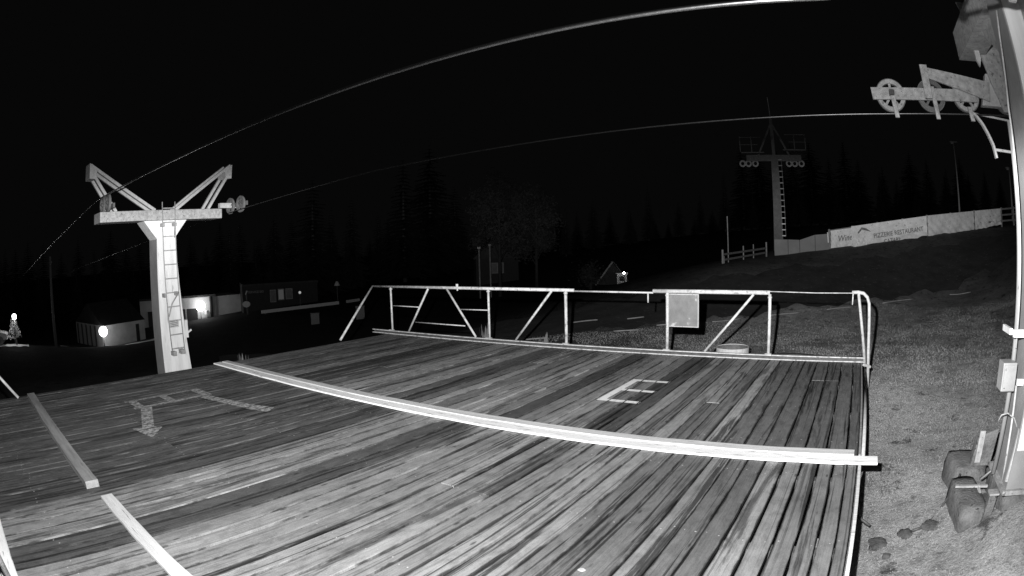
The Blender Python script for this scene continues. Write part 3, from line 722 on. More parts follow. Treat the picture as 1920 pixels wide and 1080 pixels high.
# footing (concrete block stepped) and stubs
def rough_block(name, x0, x1, y0, y1, z0, z1, mat, label, cat, seed, jit=.03, rz=0.0, dome=0.0, group=None):
    rr = random.Random(seed); nx, ny, nz = 6, 6, 4; m = MB(); cx, cy = (x0 + x1) / 2, (y0 + y1) / 2
    pts = {}
    def P(i, j, k):
        key = (i, j, k)
        if key not in pts:
            x = (x0 - cx) + (x1 - x0) * i / nx; y = (y0 - cy) + (y1 - y0) * j / ny; z = (z1 - z0) * k / nz
            e = (abs(i - nx / 2) / (nx / 2), abs(j - ny / 2) / (ny / 2), k / nz)
            rd = 1 - .10 * (e[0] * e[1]) ** 3 - .07 * e[2] ** 6
            z -= dome * (max(e[0], e[1]) ** 2) * e[2]
            pts[key] = len(m.v); m.v.append((x * rd + rr.uniform(-jit, jit), y * rd + rr.uniform(-jit, jit), z + (rr.uniform(-jit, jit) * .6 if k else 0)))
        return pts[key]
    for i in range(nx):
        for j in range(ny): m.f.append((P(i, j, nz), P(i + 1, j, nz), P(i + 1, j + 1, nz), P(i, j + 1, nz)))
    for k in range(nz):
        for i in range(nx):
            m.f.append((P(i, 0, k), P(i + 1, 0, k), P(i + 1, 0, k + 1), P(i, 0, k + 1))); m.f.append((P(i + 1, ny, k), P(i, ny, k), P(i, ny, k + 1), P(i + 1, ny, k + 1)))
        for j in range(ny):
            m.f.append((P(0, j + 1, k), P(0, j, k), P(0, j, k + 1), P(0, j + 1, k + 1))); m.f.append((P(nx, j, k), P(nx, j + 1, k), P(nx, j + 1, k + 1), P(nx, j, k + 1)))
    o = m.build(name, mat, None, smooth=jit < .02, loc=(cx, cy, z0)); o.rotation_euler = (0, 0, rz)
    return tag(o, label, cat, group)
rough_block("concrete_footing", 1.70, 2.6, 4.36, 5.30, -.7, .06, MT['concrete'], "broad concrete footing under the close lift tower", "footing", 1, .012)
rough_block("concrete_block", 1.34, 1.78, 5.40, 6.05, -.6, -.08, MT['concrete'], "rounded concrete block left of the tower foot, the rear one", "concrete block", 2, .008, .1, .03)
rough_block("concrete_block", 1.30, 1.62, 4.48, 5.34, -.75, -.12, MT['concrete'], "longer concrete block in front, with a steel bar across it", "concrete block", 3, .008, .05, .01)
t = thing("anchor_post", "squat square stub post standing on the rear block", "post", (1.70, 5.55, -.1)); MB().quadbox([(-.14, -.06, 0), (.12, -.06, 0), (.12, .10, 0), (-.14, .10, 0), (-.10, -.05, .30), (.16, -.05, .38), (.16, .09, .38), (-.10, .09, .30)]).build("body", MT['concrete'], t, bevel=.012)
MB().box(-.10, -.03, -.09, -.062, .05, .37).build("side_plate", MT['galv'], t)
t = thing("anchor_post", "short grey round-edged stub post in front of the tower foot", "post", (1.60, 4.52, -.40)); MB().quadbox([(-.045, -.045, 0), (.045, -.045, 0), (.045, .045, 0), (-.045, .045, 0), (-.02, -.04, .42), (.07, -.04, .42), (.07, .05, .42), (-.02, .05, .42)]).build("body", MT['concrete'], t, bevel=.012)
MB().box(-.03, .08, -.05, .06, .42, .435).build("cap", MT['galv'], t)
t = thing("angle_iron", "rusty angle iron lying across the front concrete block", "steel bar", (1.45, 4.95, -.10)); MB().bar((-.16, 0, .02), (.22, -.02, .02), .035, .02).build("bar", MT['galv'], t); MB().bar((.12, 0, .0), (.2, -.25, -.15), .025, .02).build("brace", MT['galv'], t)
t = thing("steel_strut", "thin slanting steel strut leaning against the tower foot", "steel bar", (1.62, 5.1, -.08)); MB().tube([(0, 0, 0), (.13, -.1, .16), (.2, -.2, .45)], .012, 6).build("rod", MT['galv_light'], t, smooth=True)
# hoses and stones by the platform
hp = [(1.42, 5.35, -.12), (1.30, 5.2, -.30), (1.22, 5.15, -.41), (1.12, 4.98, -.43), (1.02, 4.86, -.44), (.9, 4.82, -.46)]
tag(MB().tube(hp, .014, 8).build("black_hose", MT['dark_metal'], smooth=True), "black hose curving down from the concrete blocks into the grass", "hose")
tag(MB().tube([(.24, 5.06, -.38), (.31, 5.0, -.40), (.37, 4.96, -.425), (.45, 4.93, -.46)], .014, 8).build("black_hose", MT['dark_metal'], smooth=True), "short black hose end sticking out from under the platform", "hose")
for i, (x, y, s, lab) in enumerate(((.58, 4.80, .10, "largest dark flat stone in the grass beside the platform"), (.86, 4.86, .075, "striped dark stone in the middle between platform and blocks"), (1.12, 4.86, .085, "dark stone nearest to the concrete blocks"), (.66, 4.52, .032, "small stone just in front of the three dark stones"))):
    rough_block("stone", x - s, x + s, y - s * 1.25, y + s * 1.25, gz(x, y) - .03, gz(x, y) + (.035 if s > .05 else .04), MT['stone'], lab, "stone", 30 + i, s * .16, .4 * i + .2, s * .3)

# ------------------------------------------------------------------ haul ropes
def rope(pts, r, label, mat='rope_plain'):
    # twisted strands: a lobed section that turns along the rope
    m = MB(); P = [Vector(p) for p in pts]; seg = []
    tot = sum((b - a).length for a, b in zip(P, P[1:])); step = .02; n_ = int(min(tot / step, 1300))
    lens = [0]
    for a, b in zip(P, P[1:]): lens.append(lens[-1] + (b - a).length)
    nside = 12
    for i in range(n_ + 1):
        s = tot * i / n_; k = max(j for j in range(len(lens)) if lens[j] <= s + 1e-9); k = min(k, len(P) - 2)
        u = (s - lens[k]) / (lens[k + 1] - lens[k]); p = P[k].lerp(P[k + 1], u)
        p.z -= .10 * 4 * (s / tot) * (1 - s / tot) * 0.3
        d = (P[k + 1] - P[k]).normalized(); x = d.cross(Vector((0, 0, 1))).normalized(); y = x.cross(d)
        for q in range(nside):
            t_ = 2 * PI * q / nside
            rr = r * (1 + .07 * max(0, 1 - s / 9) * math.cos(6 * t_ + s / .20 * 2 * PI))
            m.v.append(tuple(p + x * math.cos(t_) * rr + y * math.sin(t_) * rr))
    for i in range(n_):
        for q in range(nside): m.f.append((i * nside + q, i * nside + (q + 1) % nside, (i + 1) * nside + (q + 1) % nside, (i + 1) * nside + q))
    o = m.build("haul_rope", MT[mat], smooth=True)
    return tag(o, label, "cable", "haul ropes of the chairlift")
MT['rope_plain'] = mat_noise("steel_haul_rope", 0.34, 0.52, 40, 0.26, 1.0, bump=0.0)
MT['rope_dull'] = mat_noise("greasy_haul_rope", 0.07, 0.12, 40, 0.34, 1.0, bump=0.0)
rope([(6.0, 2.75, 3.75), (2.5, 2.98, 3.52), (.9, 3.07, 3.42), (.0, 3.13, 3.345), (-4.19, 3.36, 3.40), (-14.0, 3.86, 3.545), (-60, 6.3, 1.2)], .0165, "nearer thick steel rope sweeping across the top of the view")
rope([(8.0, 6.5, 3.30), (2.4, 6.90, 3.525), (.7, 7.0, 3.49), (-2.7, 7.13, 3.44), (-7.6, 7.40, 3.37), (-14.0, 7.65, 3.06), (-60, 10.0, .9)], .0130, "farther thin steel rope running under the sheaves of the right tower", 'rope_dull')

# ------------------------------------------------------------------ far lift tower on the hill
D2 = 33.0
def at(az, el, d): return Vector((math.sin(R(az)) * d, math.cos(R(az)) * d, CAMH + d * math.tan(R(el))))
p0 = at(-7.75, 0, D2); z0 = gz(p0.x, p0.y)
ft = thing("lift_tower", "dark distant lift tower with service platform and ladder on the hill", "lift tower", (p0.x, p0.y, z0), R(7.75))
hz = lambda el: CAMH + D2 * math.tan(R(el)) - z0
W_ = D2 * math.tan(R(1.0))      # metres per degree across
fm = MT['far_grey']; dm = MT['far_grey']
MB().quadbox([(-.28, -.28, -.3), (.28, -.28, -.3), (.28, .28, -.3), (-.28, .28, -.3), (-.19, -.19, hz(7.3)), (.19, -.19, hz(7.3)), (.19, .19, hz(7.3)), (-.19, .19, hz(7.3))]).build("column", fm, ft)
MB().box(-1.6, 1.6, -.2, .2, hz(7.3), hz(7.9)).build("crossarm", MT['dark_metal'], ft)
for s in (-1, 1):
    MB().bar((s * .9, 0, hz(7.9)), (0, 0, hz(11.0)), .10).build("mast_strut", dm, ft)
    pf = MB().box(s * .55 if s > 0 else -1.85, 1.9 if s > 0 else -.55, -.5, .5, hz(8.25) if s > 0 else hz(8.0), hz(8.35) if s > 0 else hz(8.1)).build("service_platform", dm, ft)
    m = MB(); zb_ = hz(8.35) if s > 0 else hz(8.1)
    for x in (1.9 * s, 1.25 * s): m.bar((x, -.48, zb_), (x, -.48, zb_ + .85), .05)
    m.bar((1.9 * s, -.48, zb_ + .8), (.7 * s, -.48, zb_ + .8), .04).bar((1.9 * s, -.48, zb_ + .4), (.9 * s, -.48, zb_ + .4), .03)
    m.build("handrail", dm, pf)
    m = MB()
    for x in (-.62, -.2, .3): m.annulus((s * 1.35 + x * .8, -.1, hz(7.1)), 'y', .10, .19, .08, 12)
    m.build("sheave_train", MT['galv'], ft)
MB().bar((0, 0, hz(7.9)), (0, 0, hz(11.4)), .18).build("mast", fm, ft)
MB().tube([(0, 0, hz(11.4)), (-.04, 0, hz(13.4))], .03, 6).build("antenna", MT['galv'], ft)
lad = MB()
for s in (-.10, .10): lad.bar((.33 + s, -.33, hz(.4)), (.30 + s, -.33, hz(7.5)), .035)
lad.build("ladder", MT['far_grey'], ft)
for k in range(14):
    z = hz(.4) + (hz(7.4) - hz(.4)) * k / 13; MB().bar((.22, -.33, z), (.43, -.33, z), .04, .05).build("ladder_rung", MT['galv'] if k > 3 else MT['tower_white'], ft)

# ------------------------------------------------------------------ fence with banners on the hill
def fence_d(az): return float(np.interp(az, [-13.4, -8.3, -2.4, 8.2, 17, 24], [28, 30.0, 30.5, 33, 38, 42]))
def hill(az, el): return at(az, el, fence_d(az))
def panel(name, az0, az1, et0, et1, eb0, eb1, mat, label, cat, amp=.02, off=0.0, nx=26, ny=10, seed=0, ragged=0.0, group=None):
    """cloth hung between two bearings: top and bottom elevations at either end"""
    a = hill(az0, et0); b = hill(az1, et1); c = hill(az1, eb1); d_ = hill(az0, eb0)
    nrm = (b - a).cross(d_ - a).normalized()
    if nrm.dot(a) > 0: nrm = -nrm
    rr = random.Random(seed); ph = [rr.uniform(0, 6) for _ in range(6)]
    base = Vector(((a.x + b.x) / 2, (a.y + b.y) / 2, min(c.z, d_.z)))
    m = MB()
    for side in (0, 1):
        for j in range(ny + 1):
            for i in range(nx + 1):
                u = i / nx; v = j / ny
                p = a.lerp(b, u).lerp(d_.lerp(c, u), v)
                wv = amp * (math.sin(u * 17 + v * 5 + ph[0]) * .6 + math.sin(u * 41 - v * 13 + ph[1]) * .45 + math.sin(u * 9 + v * 19 + ph[2]) * .5 + rr.uniform(-.4, .4) * (1 - side)) * (.25 + .75 * v)
                if ragged and j == ny: p = p + Vector((0, 0, ragged * (math.sin(u * 13 + ph[3]) * .6 + math.sin(u * 31 + ph[4]) * .4)))
                m.v.append(tuple(p + nrm * (wv + off - side * .004) - base))
        o_ = side * (nx + 1) * (ny + 1)
        for j in range(ny):
            for i in range(nx):
                q = o_ + j * (nx + 1) + i; f = (q, q + 1, q + nx + 2, q + nx + 1); m.f.append(f if side else f[::-1])
    t = thing(name, label, cat, base, 0, group)
    m.build("cloth", mat, t, smooth=True)
    return t, a - base, b - base, c - base, d_ - base, nrm, off + amp
def lettering(parent, txt, org, ux, uy, nrm, size, mat, off=.03, extrude=.002, shear=0.0):
    cu = bpy.data.curves.new("lettering", 'FONT'); cu.body = txt; cu.size = size; cu.extrude = extrude; cu.shear = shear; cu.resolution_u = 3; cu.offset = .004
    to = bpy.data.objects.new("tmp_text", cu); COL.objects.link(to)
    bpy.context.view_layer.update()
    me_ = bpy.data.meshes.new_from_object(to.evaluated_get(bpy.context.evaluated_depsgraph_get())); bpy.data.objects.remove(to)
    me_.name = "lettering"; me_.materials.clear(); me_.materials.append(mat)
    ux = ux.normalized(); z = nrm.normalized(); uy = z.cross(ux).normalized()
    M = Matrix((ux, uy, z)).transposed().to_4x4(); M.translation = org + z * off
    me_.transform(M)
    o = bpy.data.objects.new("lettering", me_); COL.objects.link(o); o.parent = parent; return o
GB = "banners tied along the fence on the hill"
t, a, b, c, d_, nr_, of = panel("banner", -2.35, .15, .90, 1.22, -.72, -.42, MT['banner'], "short banner with cursive word, left end of the banner row", "banner", .035, 0, 22, 12, 1, group=GB)
lettering(t, "Winer", d_.lerp(a, .32) + (b - a) * .27, b - a, a - d_, nr_, .42, MT['ink'], of + .005, shear=.3)
t, a, b, c, d_, nr_, of = panel("banner", -.20, 8.15, 1.32, 2.42, -.78, .62, MT['banner'], "crumpled banner with pizzeria lettering and folded lower left corner", "banner", .06, .10, 70, 18, 2, .10, group=GB)
lettering(t, "PIZZERIE RESTAURANT", d_.lerp(a, .34) + (b - a) * .27, b - a, a - d_, nr_, .33, MT['ink'], of + .005)
lettering(t, "CAZARE", d_.lerp(a, .04) + (b - a) * .40, b - a, a - d_, nr_, .30, MT['ink'], of + .005)
m = MB()
mp = [(.05, .78), (.10, .98), (.16, .90), (.22, .72), (.16, .80), (.105, .87), (.055, .70)]
u_ = (b - a); v_ = (a - d_)
m.flat([d_ + u_ * (x + .02) + v_ * (y - .08) + nr_ * (of + .008) for x, y in mp]); m.build("mountain_logo", MT['ink'], t)
# folded corner hanging down
m = MB(); rr = random.Random(4); nx, ny = 10, 6
for j in range(ny + 1):
    for i in range(nx + 1):
        p = d_ + u_ * (.01 + .17 * i / nx) + v_ * (.42 - .62 * j / ny + .08 * math.sin(i * .9)) + nr_ * (of + .03 + rr.uniform(0, .08)); m.v.append(tuple(p))
for j in range(ny):
    for i in range(nx): q = j * (nx + 1) + i; m.f.append((q, q + nx + 1, q + nx + 2, q + 1))
o = m.build("folded_corner", MT['banner'], t); md = o.modifiers.new("solid", 'SOLIDIFY'); md.thickness = .006
t, a, b, c, d_, nr_, of = panel("banner", 8.32, 13.75, 2.45, 2.98, .62, 1.22, MT['banner'], "long pale banner right of the lettered one, slit near its end", "banner", .05, 0, 56, 14, 3, .04, group=GB)
t, a, b, c, d_, nr_, of = panel("banner", 13.88, 17.05, 3.0, 3.28, 1.26, 1.86, MT['banner'], "rightmost pale banner in the row on the hill", "banner", .045, 0, 36, 14, 5, .03, group=GB)
# the fence itself
fe = thing("wooden_fence", "dark wooden post and rail fence carrying the banners on the hill", "fence", tuple(hill(5, 0).xy) + (gz(*hill(5, 0).xy),)); FL_ = Vector(fe.location)
azs = [-2.5, .0, 2.7, 5.5, 8.25, 11.0, 13.8, 17.1, 18.6, 20.5, 23.0]
def ftop(az): return float(np.interp(az, [-2.5, 0, 8.2, 13.8, 17, 24], [.95, 1.3, 2.42, 2.98, 3.3, 3.9]))
def back(az, el, k=.10):
    p = hill(az, el); return p + Vector((p.x, p.y, 0)).normalized() * k
for az in azs:
    p = back(az, ftop(az)); MB().bar((p.x, p.y, gz(p.x, p.y) - .3), (p.x, p.y, p.z + .05), .11).build("post", MT['wood'], fe, loc=-FL_)
for a_, b_ in zip(azs, azs[1:]):
    for dl in (.08, .62, 1.15): MB().bar(back(a_, ftop(a_) - dl, .05), back(b_, ftop(b_) - dl, .05), .03, .10).build("rail", MT['wood'], fe, loc=-FL_)
# concrete panel wall between far tower and banners
cw = thing("panel_wall", "low plain grey panel wall between the far tower and the banners", "wall", tuple(hill(-5.3, 0).xy) + (gz(*hill(-5.3, 0).xy),)); CL = Vector(cw.location)
wa = [-8.2, -6.8, -5.6, -4.0, -2.55]; wt = [.05, .05, .02, .50, .62]; wb = [-1.6, -1.4, -1.2, -1.0, -.85]
for i in range(4):
    P = []
    for k_ in (0, .08):
        pass
    a0, a1 = wa[i] + .02, wa[i + 1] - .02
    q = [hill(a0, wb[i] - .6), hill(a1, wb[i + 1] - .6), back(a1, wb[i + 1] - .6, .08), back(a0, wb[i] - .6, .08), hill(a0, wt[i]), hill(a1, wt[i + 1]), back(a1, wt[i + 1], .08), back(a0, wt[i], .08)]
    MB().quadbox(q).build("wall_panel", MT['concrete_far'], cw, loc=-CL)
MB().bar(hill(-2.62, -.2), hill(-2.66, .75), .06).build("end_post", MT['tower_white'], cw, loc=-CL)
# low fence left of the tower
lf = thing("low_fence", "low broken picket fence left of the far tower on the hill crest", "fence", tuple(hill(-11, 0).xy) + (gz(*hill(-11, 0).xy),)); LFL = Vector(lf.location)
for az, top, w_ in ((-13.35, -.9, .10), (-13.25, -1.5, .10), (-12.8, 2.2, .05), (-11.3, -.55, .07), (-10.3, -.4, .06), (-9.0, -.2, .09)):
    p = hill(az, top); MB().bar((p.x, p.y, gz(p.x, p.y) - .3), (p.x, p.y, p.z), w_ * .8).build("post", MT['wood'], lf, loc=-LFL)
for e0, e1 in ((-1.35, -.75), (-1.85, -1.15)): MB().bar(hill(-13.35, e0), hill(-9.0, e1), .04, .09).build("rail", MT['bark'], lf, loc=-LFL)

# ------------------------------------------------------------------ edging poles along the track
seg = [(-32.2, -9.1, -30.2, -9.0), (-23.9, -8.5, -21.5, -8.4), (-27.7, -7.6, -25.4, -7.4), (-22.6, -7.35, -21.0, -7.2), (-14.4, -7.7, -11.5, -7.4), (-8.6, -7.1, -5.5, -6.8), (-2.8, -6.5, .1, -6.2), (3.2, -5.8, 6.8, -5.3), (10.8, -4.8, 13.3, -4.5), (-19.8, -8.0, -17.2, -7.9)]
labs = ["leftmost pale pole lying behind the slanted rail brace", "bright pale pole below the drop bar of the rail", "thin pole on the far side of the dirt track, left one", "thin pole on the far side of the dirt track, right one", "pale pole seen through the brace right of the sign plate",
        "pale pole seen through the rail's open right bay", "pale pole ending at the rail's last locking pin", "pale pole just right of the rail's bent end", "rightmost pale pole near the close lift tower", "pale pole just left of the hanging sign plate"]
for (a0, e0, a1, e1), lab in zip(seg, labs):
    x0, y0, _ = ground_hit(a0, e0, 10, 34); x1, y1, _ = ground_hit(a1, e1, 10, 34)
    n_ = 6; pts = [(x0 + (x1 - x0) * k / n_, y0 + (y1 - y0) * k / n_, gz(x0 + (x1 - x0) * k / n_, y0 + (y1 - y0) * k / n_) + .05) for k in range(n_ + 1)]
    tag(MB().tube(pts, .022, 6).build("edging_pole", MT['edging'], smooth=True), lab, "pole", "pale poles lying along the dirt track")

# ------------------------------------------------------------------ buildings down the slope
def wallbox(m, p, q, depth, z0, z1):
    """box whose front runs from p to q, extending away from the viewer"""
    p = Vector((p[0], p[1], 0)); q = Vector((q[0], q[1], 0)); d = (q - p).normalized(); n_ = Vector((-d.y, d.x, 0))
    if n_.dot(p) < 0: n_ = -n_
    n_ *= depth
    return m.quadbox([p + Vector((0, 0, z0)), q + Vector((0, 0, z0)), q + n_ + Vector((0, 0, z0)), p + n_ + Vector((0, 0, z0)), p + Vector((0, 0, z1)), q + Vector((0, 0, z1)), q + n_ + Vector((0, 0, z1)), p + n_ + Vector((0, 0, z1))])
def proud(p, q, k):
    p = Vector((p[0], p[1], 0)); q = Vector((q[0], q[1], 0)); d = (q - p).normalized(); n_ = Vector((-d.y, d.x, 0))
    if n_.dot(p) > 0: n_ = -n_
    return (p + n_ * k).xy, (q + n_ * k).xy
def lamp(az, el, d, r, label, mat, post=True, grp=None, watts=0):
    p = at(az, el, d); g = gz(p.x, p.y)
    t = thing("yard_lamp", label, "lamp", (p.x, p.y, g), 0, grp)
    m = MB(); n1 = 12
    pts = [(0, 0, p.z - g + r * math.cos(PI * k / 8)) for k in range(9)]
    rings = []
    for k in range(9):
        rr_ = max(r * math.sin(PI * k / 8), .004); o_ = len(m.v); rings.append(o_)
        for q in range(n1): m.v.append((rr_ * math.cos(2 * PI * q / n1), rr_ * math.sin(2 * PI * q / n1), p.z - g + r * math.cos(PI * k / 8)))
    for a, b in zip(rings, rings[1:]):
        for q in range(n1): m.f.append((a + q, b + q, b + (q + 1) % n1, a + (q + 1) % n1))
    m.build("lamp_globe", mat, t, smooth=True)
    if watts:
        pl2 = bpy.data.lights.new("yard_lamp_light", 'POINT'); pl2.energy = watts; pl2.shadow_soft_size = .1
        po = bpy.data.objects.new("yard_lamp_light", pl2); COL.objects.link(po); po.parent = t
        q = Vector((-p.x, -p.y, 0)).normalized() * (r + .12); po.location = (q.x, q.y, p.z - g)
    if post: MB().tube([(0, 0, -.2), (0, 0, p.z - g - r)], .05, 8).build("pole", MT['dark_metal'], t, smooth=True)
    return t
# low hut at the far left
d1 = 55; A_ = brg(-74.4, d1); B_ = brg(-69.65, 58); Cc = brg(-77.4, 62)
zt = CAMH + d1 * math.tan(R(-5.55)); g1 = gz(*A_)
h1 = thing("low_hut", "low pale hut behind the leftmost yard lamp", "building", (A_[0], A_[1], g1)); HL = Vector(h1.location)
wallbox(MB(), A_, B_, .3, g1 - 1, zt).build("front_wall", MT['wall'], h1, loc=-HL)
wallbox(MB(), Cc, A_, .3, g1 - 1.5, zt).build("side_wall", MT['wall'], h1, loc=-HL)
for k in range(5):
    u = (k + .5) / 6; pp = (Cc[0] + (A_[0] - Cc[0]) * u, Cc[1] + (A_[1] - Cc[1]) * u); qq = (pp[0] + (A_[0] - Cc[0]) * .03, pp[1] + (A_[1] - Cc[1]) * .03)
    a, b = proud(pp, qq, .12); wallbox(MB(), a, b, .1, g1 - 1, zt - .1).build("batten", MT['wall_dark'], h1, loc=-HL)
a, b = proud((A_[0] + (B_[0] - A_[0]) * .78, A_[1] + (B_[1] - A_[1]) * .78), (A_[0] + (B_[0] - A_[0]) * .86, A_[1] + (B_[1] - A_[1]) * .86), .03)
wallbox(MB(), a, b, .02, g1 - 1, zt - .3).build("door", MT['wall_dark'], h1, loc=-HL)
ap = Vector((A_[0], A_[1], 0)); bp = Vector((B_[0], B_[1], 0)); cp_ = Vector((Cc[0], Cc[1], 0)); dp = cp_ + (bp - ap)
m = MB(); e = [ap * .995, bp * .995 + (bp - ap) * .02, dp, cp_]
rid = [(ap + cp_) / 2 + Vector((0, 0, zt + 1.9)), (bp + dp) / 2 + Vector((0, 0, zt + 1.9))]
E4 = [v + Vector((0, 0, zt + .02)) for v in e]; m.v += [tuple(v) for v in E4 + rid]
m.f += [(0, 1, 5, 4), (2, 3, 4, 5), (1, 2, 5), (3, 0, 4), (3, 2, 1, 0)]
m.build("roof", MT['roof'], h1, loc=-HL)
# long garage with dark doors
d2 = 70; A_ = brg(-70.0, d2); B_ = brg(-61.9, d2); C2 = brg(-59.3, d2 + 1)
zt2 = CAMH + d2 * math.tan(R(-3.6)); g2 = min(gz(*A_), gz(*B_))
h2 = thing("garage_building", "pale flat garage with dark doorways lit by a wall lamp", "building", (B_[0], B_[1], g2)); HL = Vector(h2.location)
wallbox(MB(), A_, B_, 6, g2 - 1.5, zt2).build("wall", MT['wall'], h2, loc=-HL)
a, b = proud(B_, C2, .0); wallbox(MB(), (a[0] * 1.003, a[1] * 1.003), (b[0] * 1.003, b[1] * 1.003), 5, g2 - 1.5, zt2 - .05).build("annex_wall", MT['wall'], h2, loc=-HL)
for u0, u1 in ((.10, .26), (.45, .60), (.62, .76)):
    pp = (A_[0] + (B_[0] - A_[0]) * u0, A_[1] + (B_[1] - A_[1]) * u0); qq = (A_[0] + (B_[0] - A_[0]) * u1, A_[1] + (B_[1] - A_[1]) * u1)
    a, b = proud(pp, qq, .05); wallbox(MB(), a, b, .04, g2 - 1, CAMH + d2 * math.tan(R(-4.6))).build("door", MT['wall_dark'], h2, loc=-HL)
a, b = proud(A_, B_, .4); wallbox(MB(), a, b, 7, zt2 + .01, zt2 + .25).build("roof", MT['roof'], h2, loc=-HL)
a, b = proud((B_[0] * .999, B_[1] * .999), B_, 0)
p = at(-62.35, -4.3, d2 - .25); MB().box(p.x - .15, p.x + .15, p.y - .15, p.y + .15, g2 - 1, zt2).build("corner_pillar", MT['wall_dark'], h2, loc=-HL)
# dark shop with sign lettering
d3 = 66; A_ = brg(-59.1, d3); B_ = brg(-51.6, d3 + 1)
zt3 = CAMH + d3 * math.tan(R(-2.9)); g3 = min(gz(*A_), gz(*B_))
h3 = thing("shop_building", "dark boarded shop with sign lettering and curtained windows", "building", (A_[0], A_[1], g3)); HL = Vector(h3.location)
wallbox(MB(), A_, B_, 6, g3 - 1.5, zt3).build("wall", MT['wall_dark'], h3, loc=-HL)
a, b = proud(A_, B_, .5); wallbox(MB(), a, b, 7, zt3 + .01, zt3 + .22).build("roof", MT['roof'], h3, loc=-HL)
for az0, az1, e0, e1 in ((-56.35, -55.75, -3.35, -4.5), (-55.55, -54.95, -3.3, -4.35), (-54.8, -54.1, -3.3, -4.3)):
    a, b = proud(brg(az0, d3 + .4), brg(az1, d3 + .45), .55)
    f_ = wallbox(MB(), a, b, .08, CAMH + d3 * math.tan(R(e1)), CAMH + d3 * math.tan(R(e0))).build("window", MT['wood'], h3, loc=-HL)
    a2, b2 = proud(a, b, .012); a2 = Vector(a2).lerp(Vector(b2), .1); b2 = Vector(a2).lerp(Vector(b2), .9)
    wallbox(MB(), a2, b2, .01, CAMH + d3 * math.tan(R(e1)) + .1, CAMH + d3 * math.tan(R(e0)) - .1).build("pane", MT['glass'] if az0 != -55.55 else MT['fog_light'], f_)
a, b = proud(brg(-58.5, d3), brg(-56.9, d3), .12)
lettering(h3, "SERVICE SKI", Vector((a[0], a[1], CAMH + d3 * math.tan(R(-3.55)))) - HL, Vector((b[0] - a[0], b[1] - a[1], 0)), Vector((0, 0, 1)), Vector((-a[0], -a[1], 0)).normalized(), .34, MT['wood'], .05)
bpy.data.objects[-1] if False else None
# lamps
lamp(-74.35, -6.05, 53.7, .45, "glaring globe lamp on a short pole by the low hut", MT['lampglass'], watts=100)
lamp(-63.5, -4.42, 68.8, .58, "glaring lamp at the garage doors behind the left tower", MT['lampglass'], watts=90)
lamp(-53.35, -3.75, 63.5, .14, "faint small lamp in front of the curtained shop windows", MT['lampdim'])
lamp(-56.2, -4.4, 63.5, .001, "x", MT['lampdim']) if False else None
# box beside the garage lamp
p = at(-62.9, -5.05, 69.3); g = gz(p.x, p.y)
t = thing("meter_box", "small lit box on a post right of the garage lamp", "box", (p.x, p.y, g)); MB().box(-.28, .28, -.15, .15, p.z - g - .2, p.z - g + .25).build("case", MT['wall'], t); MB().bar((0, 0, -.2), (0, 0, p.z - g - .2), .1).build("post", MT['galv'], t)
# round-headed bin near the shop
p = at(-58.75, -4.55, 60); g = gz(p.x, p.y)
t = thing("round_marker", "dark post with a pale round plate and flag before the shop", "marker post", (p.x, p.y, g))
MB().prism([(.42 * math.cos(k * PI / 8), .30 * math.sin(k * PI / 8)) for k in range(16)], 'y', -.05, .05).build("round_plate", MT['galv_light'], t, loc=(0, 0, p.z - g)).rotation_euler = (0, 0, R(58))
MB().bar((0, .1, -.2), (0, .1, p.z - g + 1.3), .14).build("pole", MT['dark_metal'], t)
MB().bar((-.05, 0, p.z - g + .95), (.15, .1, p.z - g + 1.3), .05, .12).build("flag", MT['galv_light'], t)
# pale long barrier
def hitp(az, el, a=30, b=90): x, y, d = ground_hit(az, el, a, b); return Vector((x, y, gz(x, y)))
a = at(-57.3, -5.35, 57); b = at(-49.6, -4.88, 59.5)
t = thing("long_barrier", "long pale low barrier rail in front of the shop", "barrier", (a.x, a.y, gz(a.x, a.y))); TL = Vector(t.location)
MB().bar(a, b, .06, .30).build("rail", MT['galv_light'], t, loc=-TL)
for k in range(6):
    p = a.lerp(b, (k + .3) / 5.8); MB().bar((p.x, p.y, min(gz(p.x, p.y), p.z - .3) - .2), (p.x, p.y, p.z - .14), .1).build("post", MT['wood'], t, loc=-TL)
a = at(-48.9, -4.82, 60); b = at(-47.6, -4.7, 60.5)
t = thing("short_barrier", "short dim barrier rail right of the long pale one", "barrier", (a.x, a.y, gz(a.x, a.y))); TL = Vector(t.location)
MB().bar(a, b, .06, .28).build("rail", MT['galv'], t, loc=-TL)
for u in (.2, .8):
    p = a.lerp(b, u); MB().bar((p.x, p.y, min(gz(p.x, p.y), p.z - .3) - .2), (p.x, p.y, p.z - .14), .1).build("post", MT['wood'], t, loc=-TL)
# dome at x=632
p = at(-49.7, -3.1, 64); g = gz(p.x, p.y)
t = thing("dome_lamp", "dim round-topped park lamp left of the railing's end", "lamp", (p.x, p.y, g))
m = MB(); m.tube([(0, 0, p.z - g - .22), (0, 0, p.z - g - .05), (0, 0, p.z - g + .12), (0, 0, p.z - g + .24)], .34, 14, True, .10); m.build("cap", MT['galv_light'], t, smooth=True)
MB().tube([(0, 0, -.2), (0, 0, p.z - g - .22)], .05, 8).build("pole", MT['dark_metal'], t)
# dark boxes in the meadow
for az, el, lab in ((-52.0, -6.0, "dark box standing in the meadow, the left one"), (-47.6, -5.55, "dark box in the meadow beside the rail's slanted end")):
    p = at(az, el, 44); g = gz(p.x, p.y)
    t = thing("dark_crate", lab, "box", (p.x, p.y, g), R(-az)); MB().box(-.32, .32, -.3, .3, -.1, p.z - g + .2).build("body", MT['dark_metal'], t, bevel=.02); MB().box(-.35, .35, -.33, .33, p.z - g + .202, p.z - g + .25).build("lid", MT['dark_metal'], t)
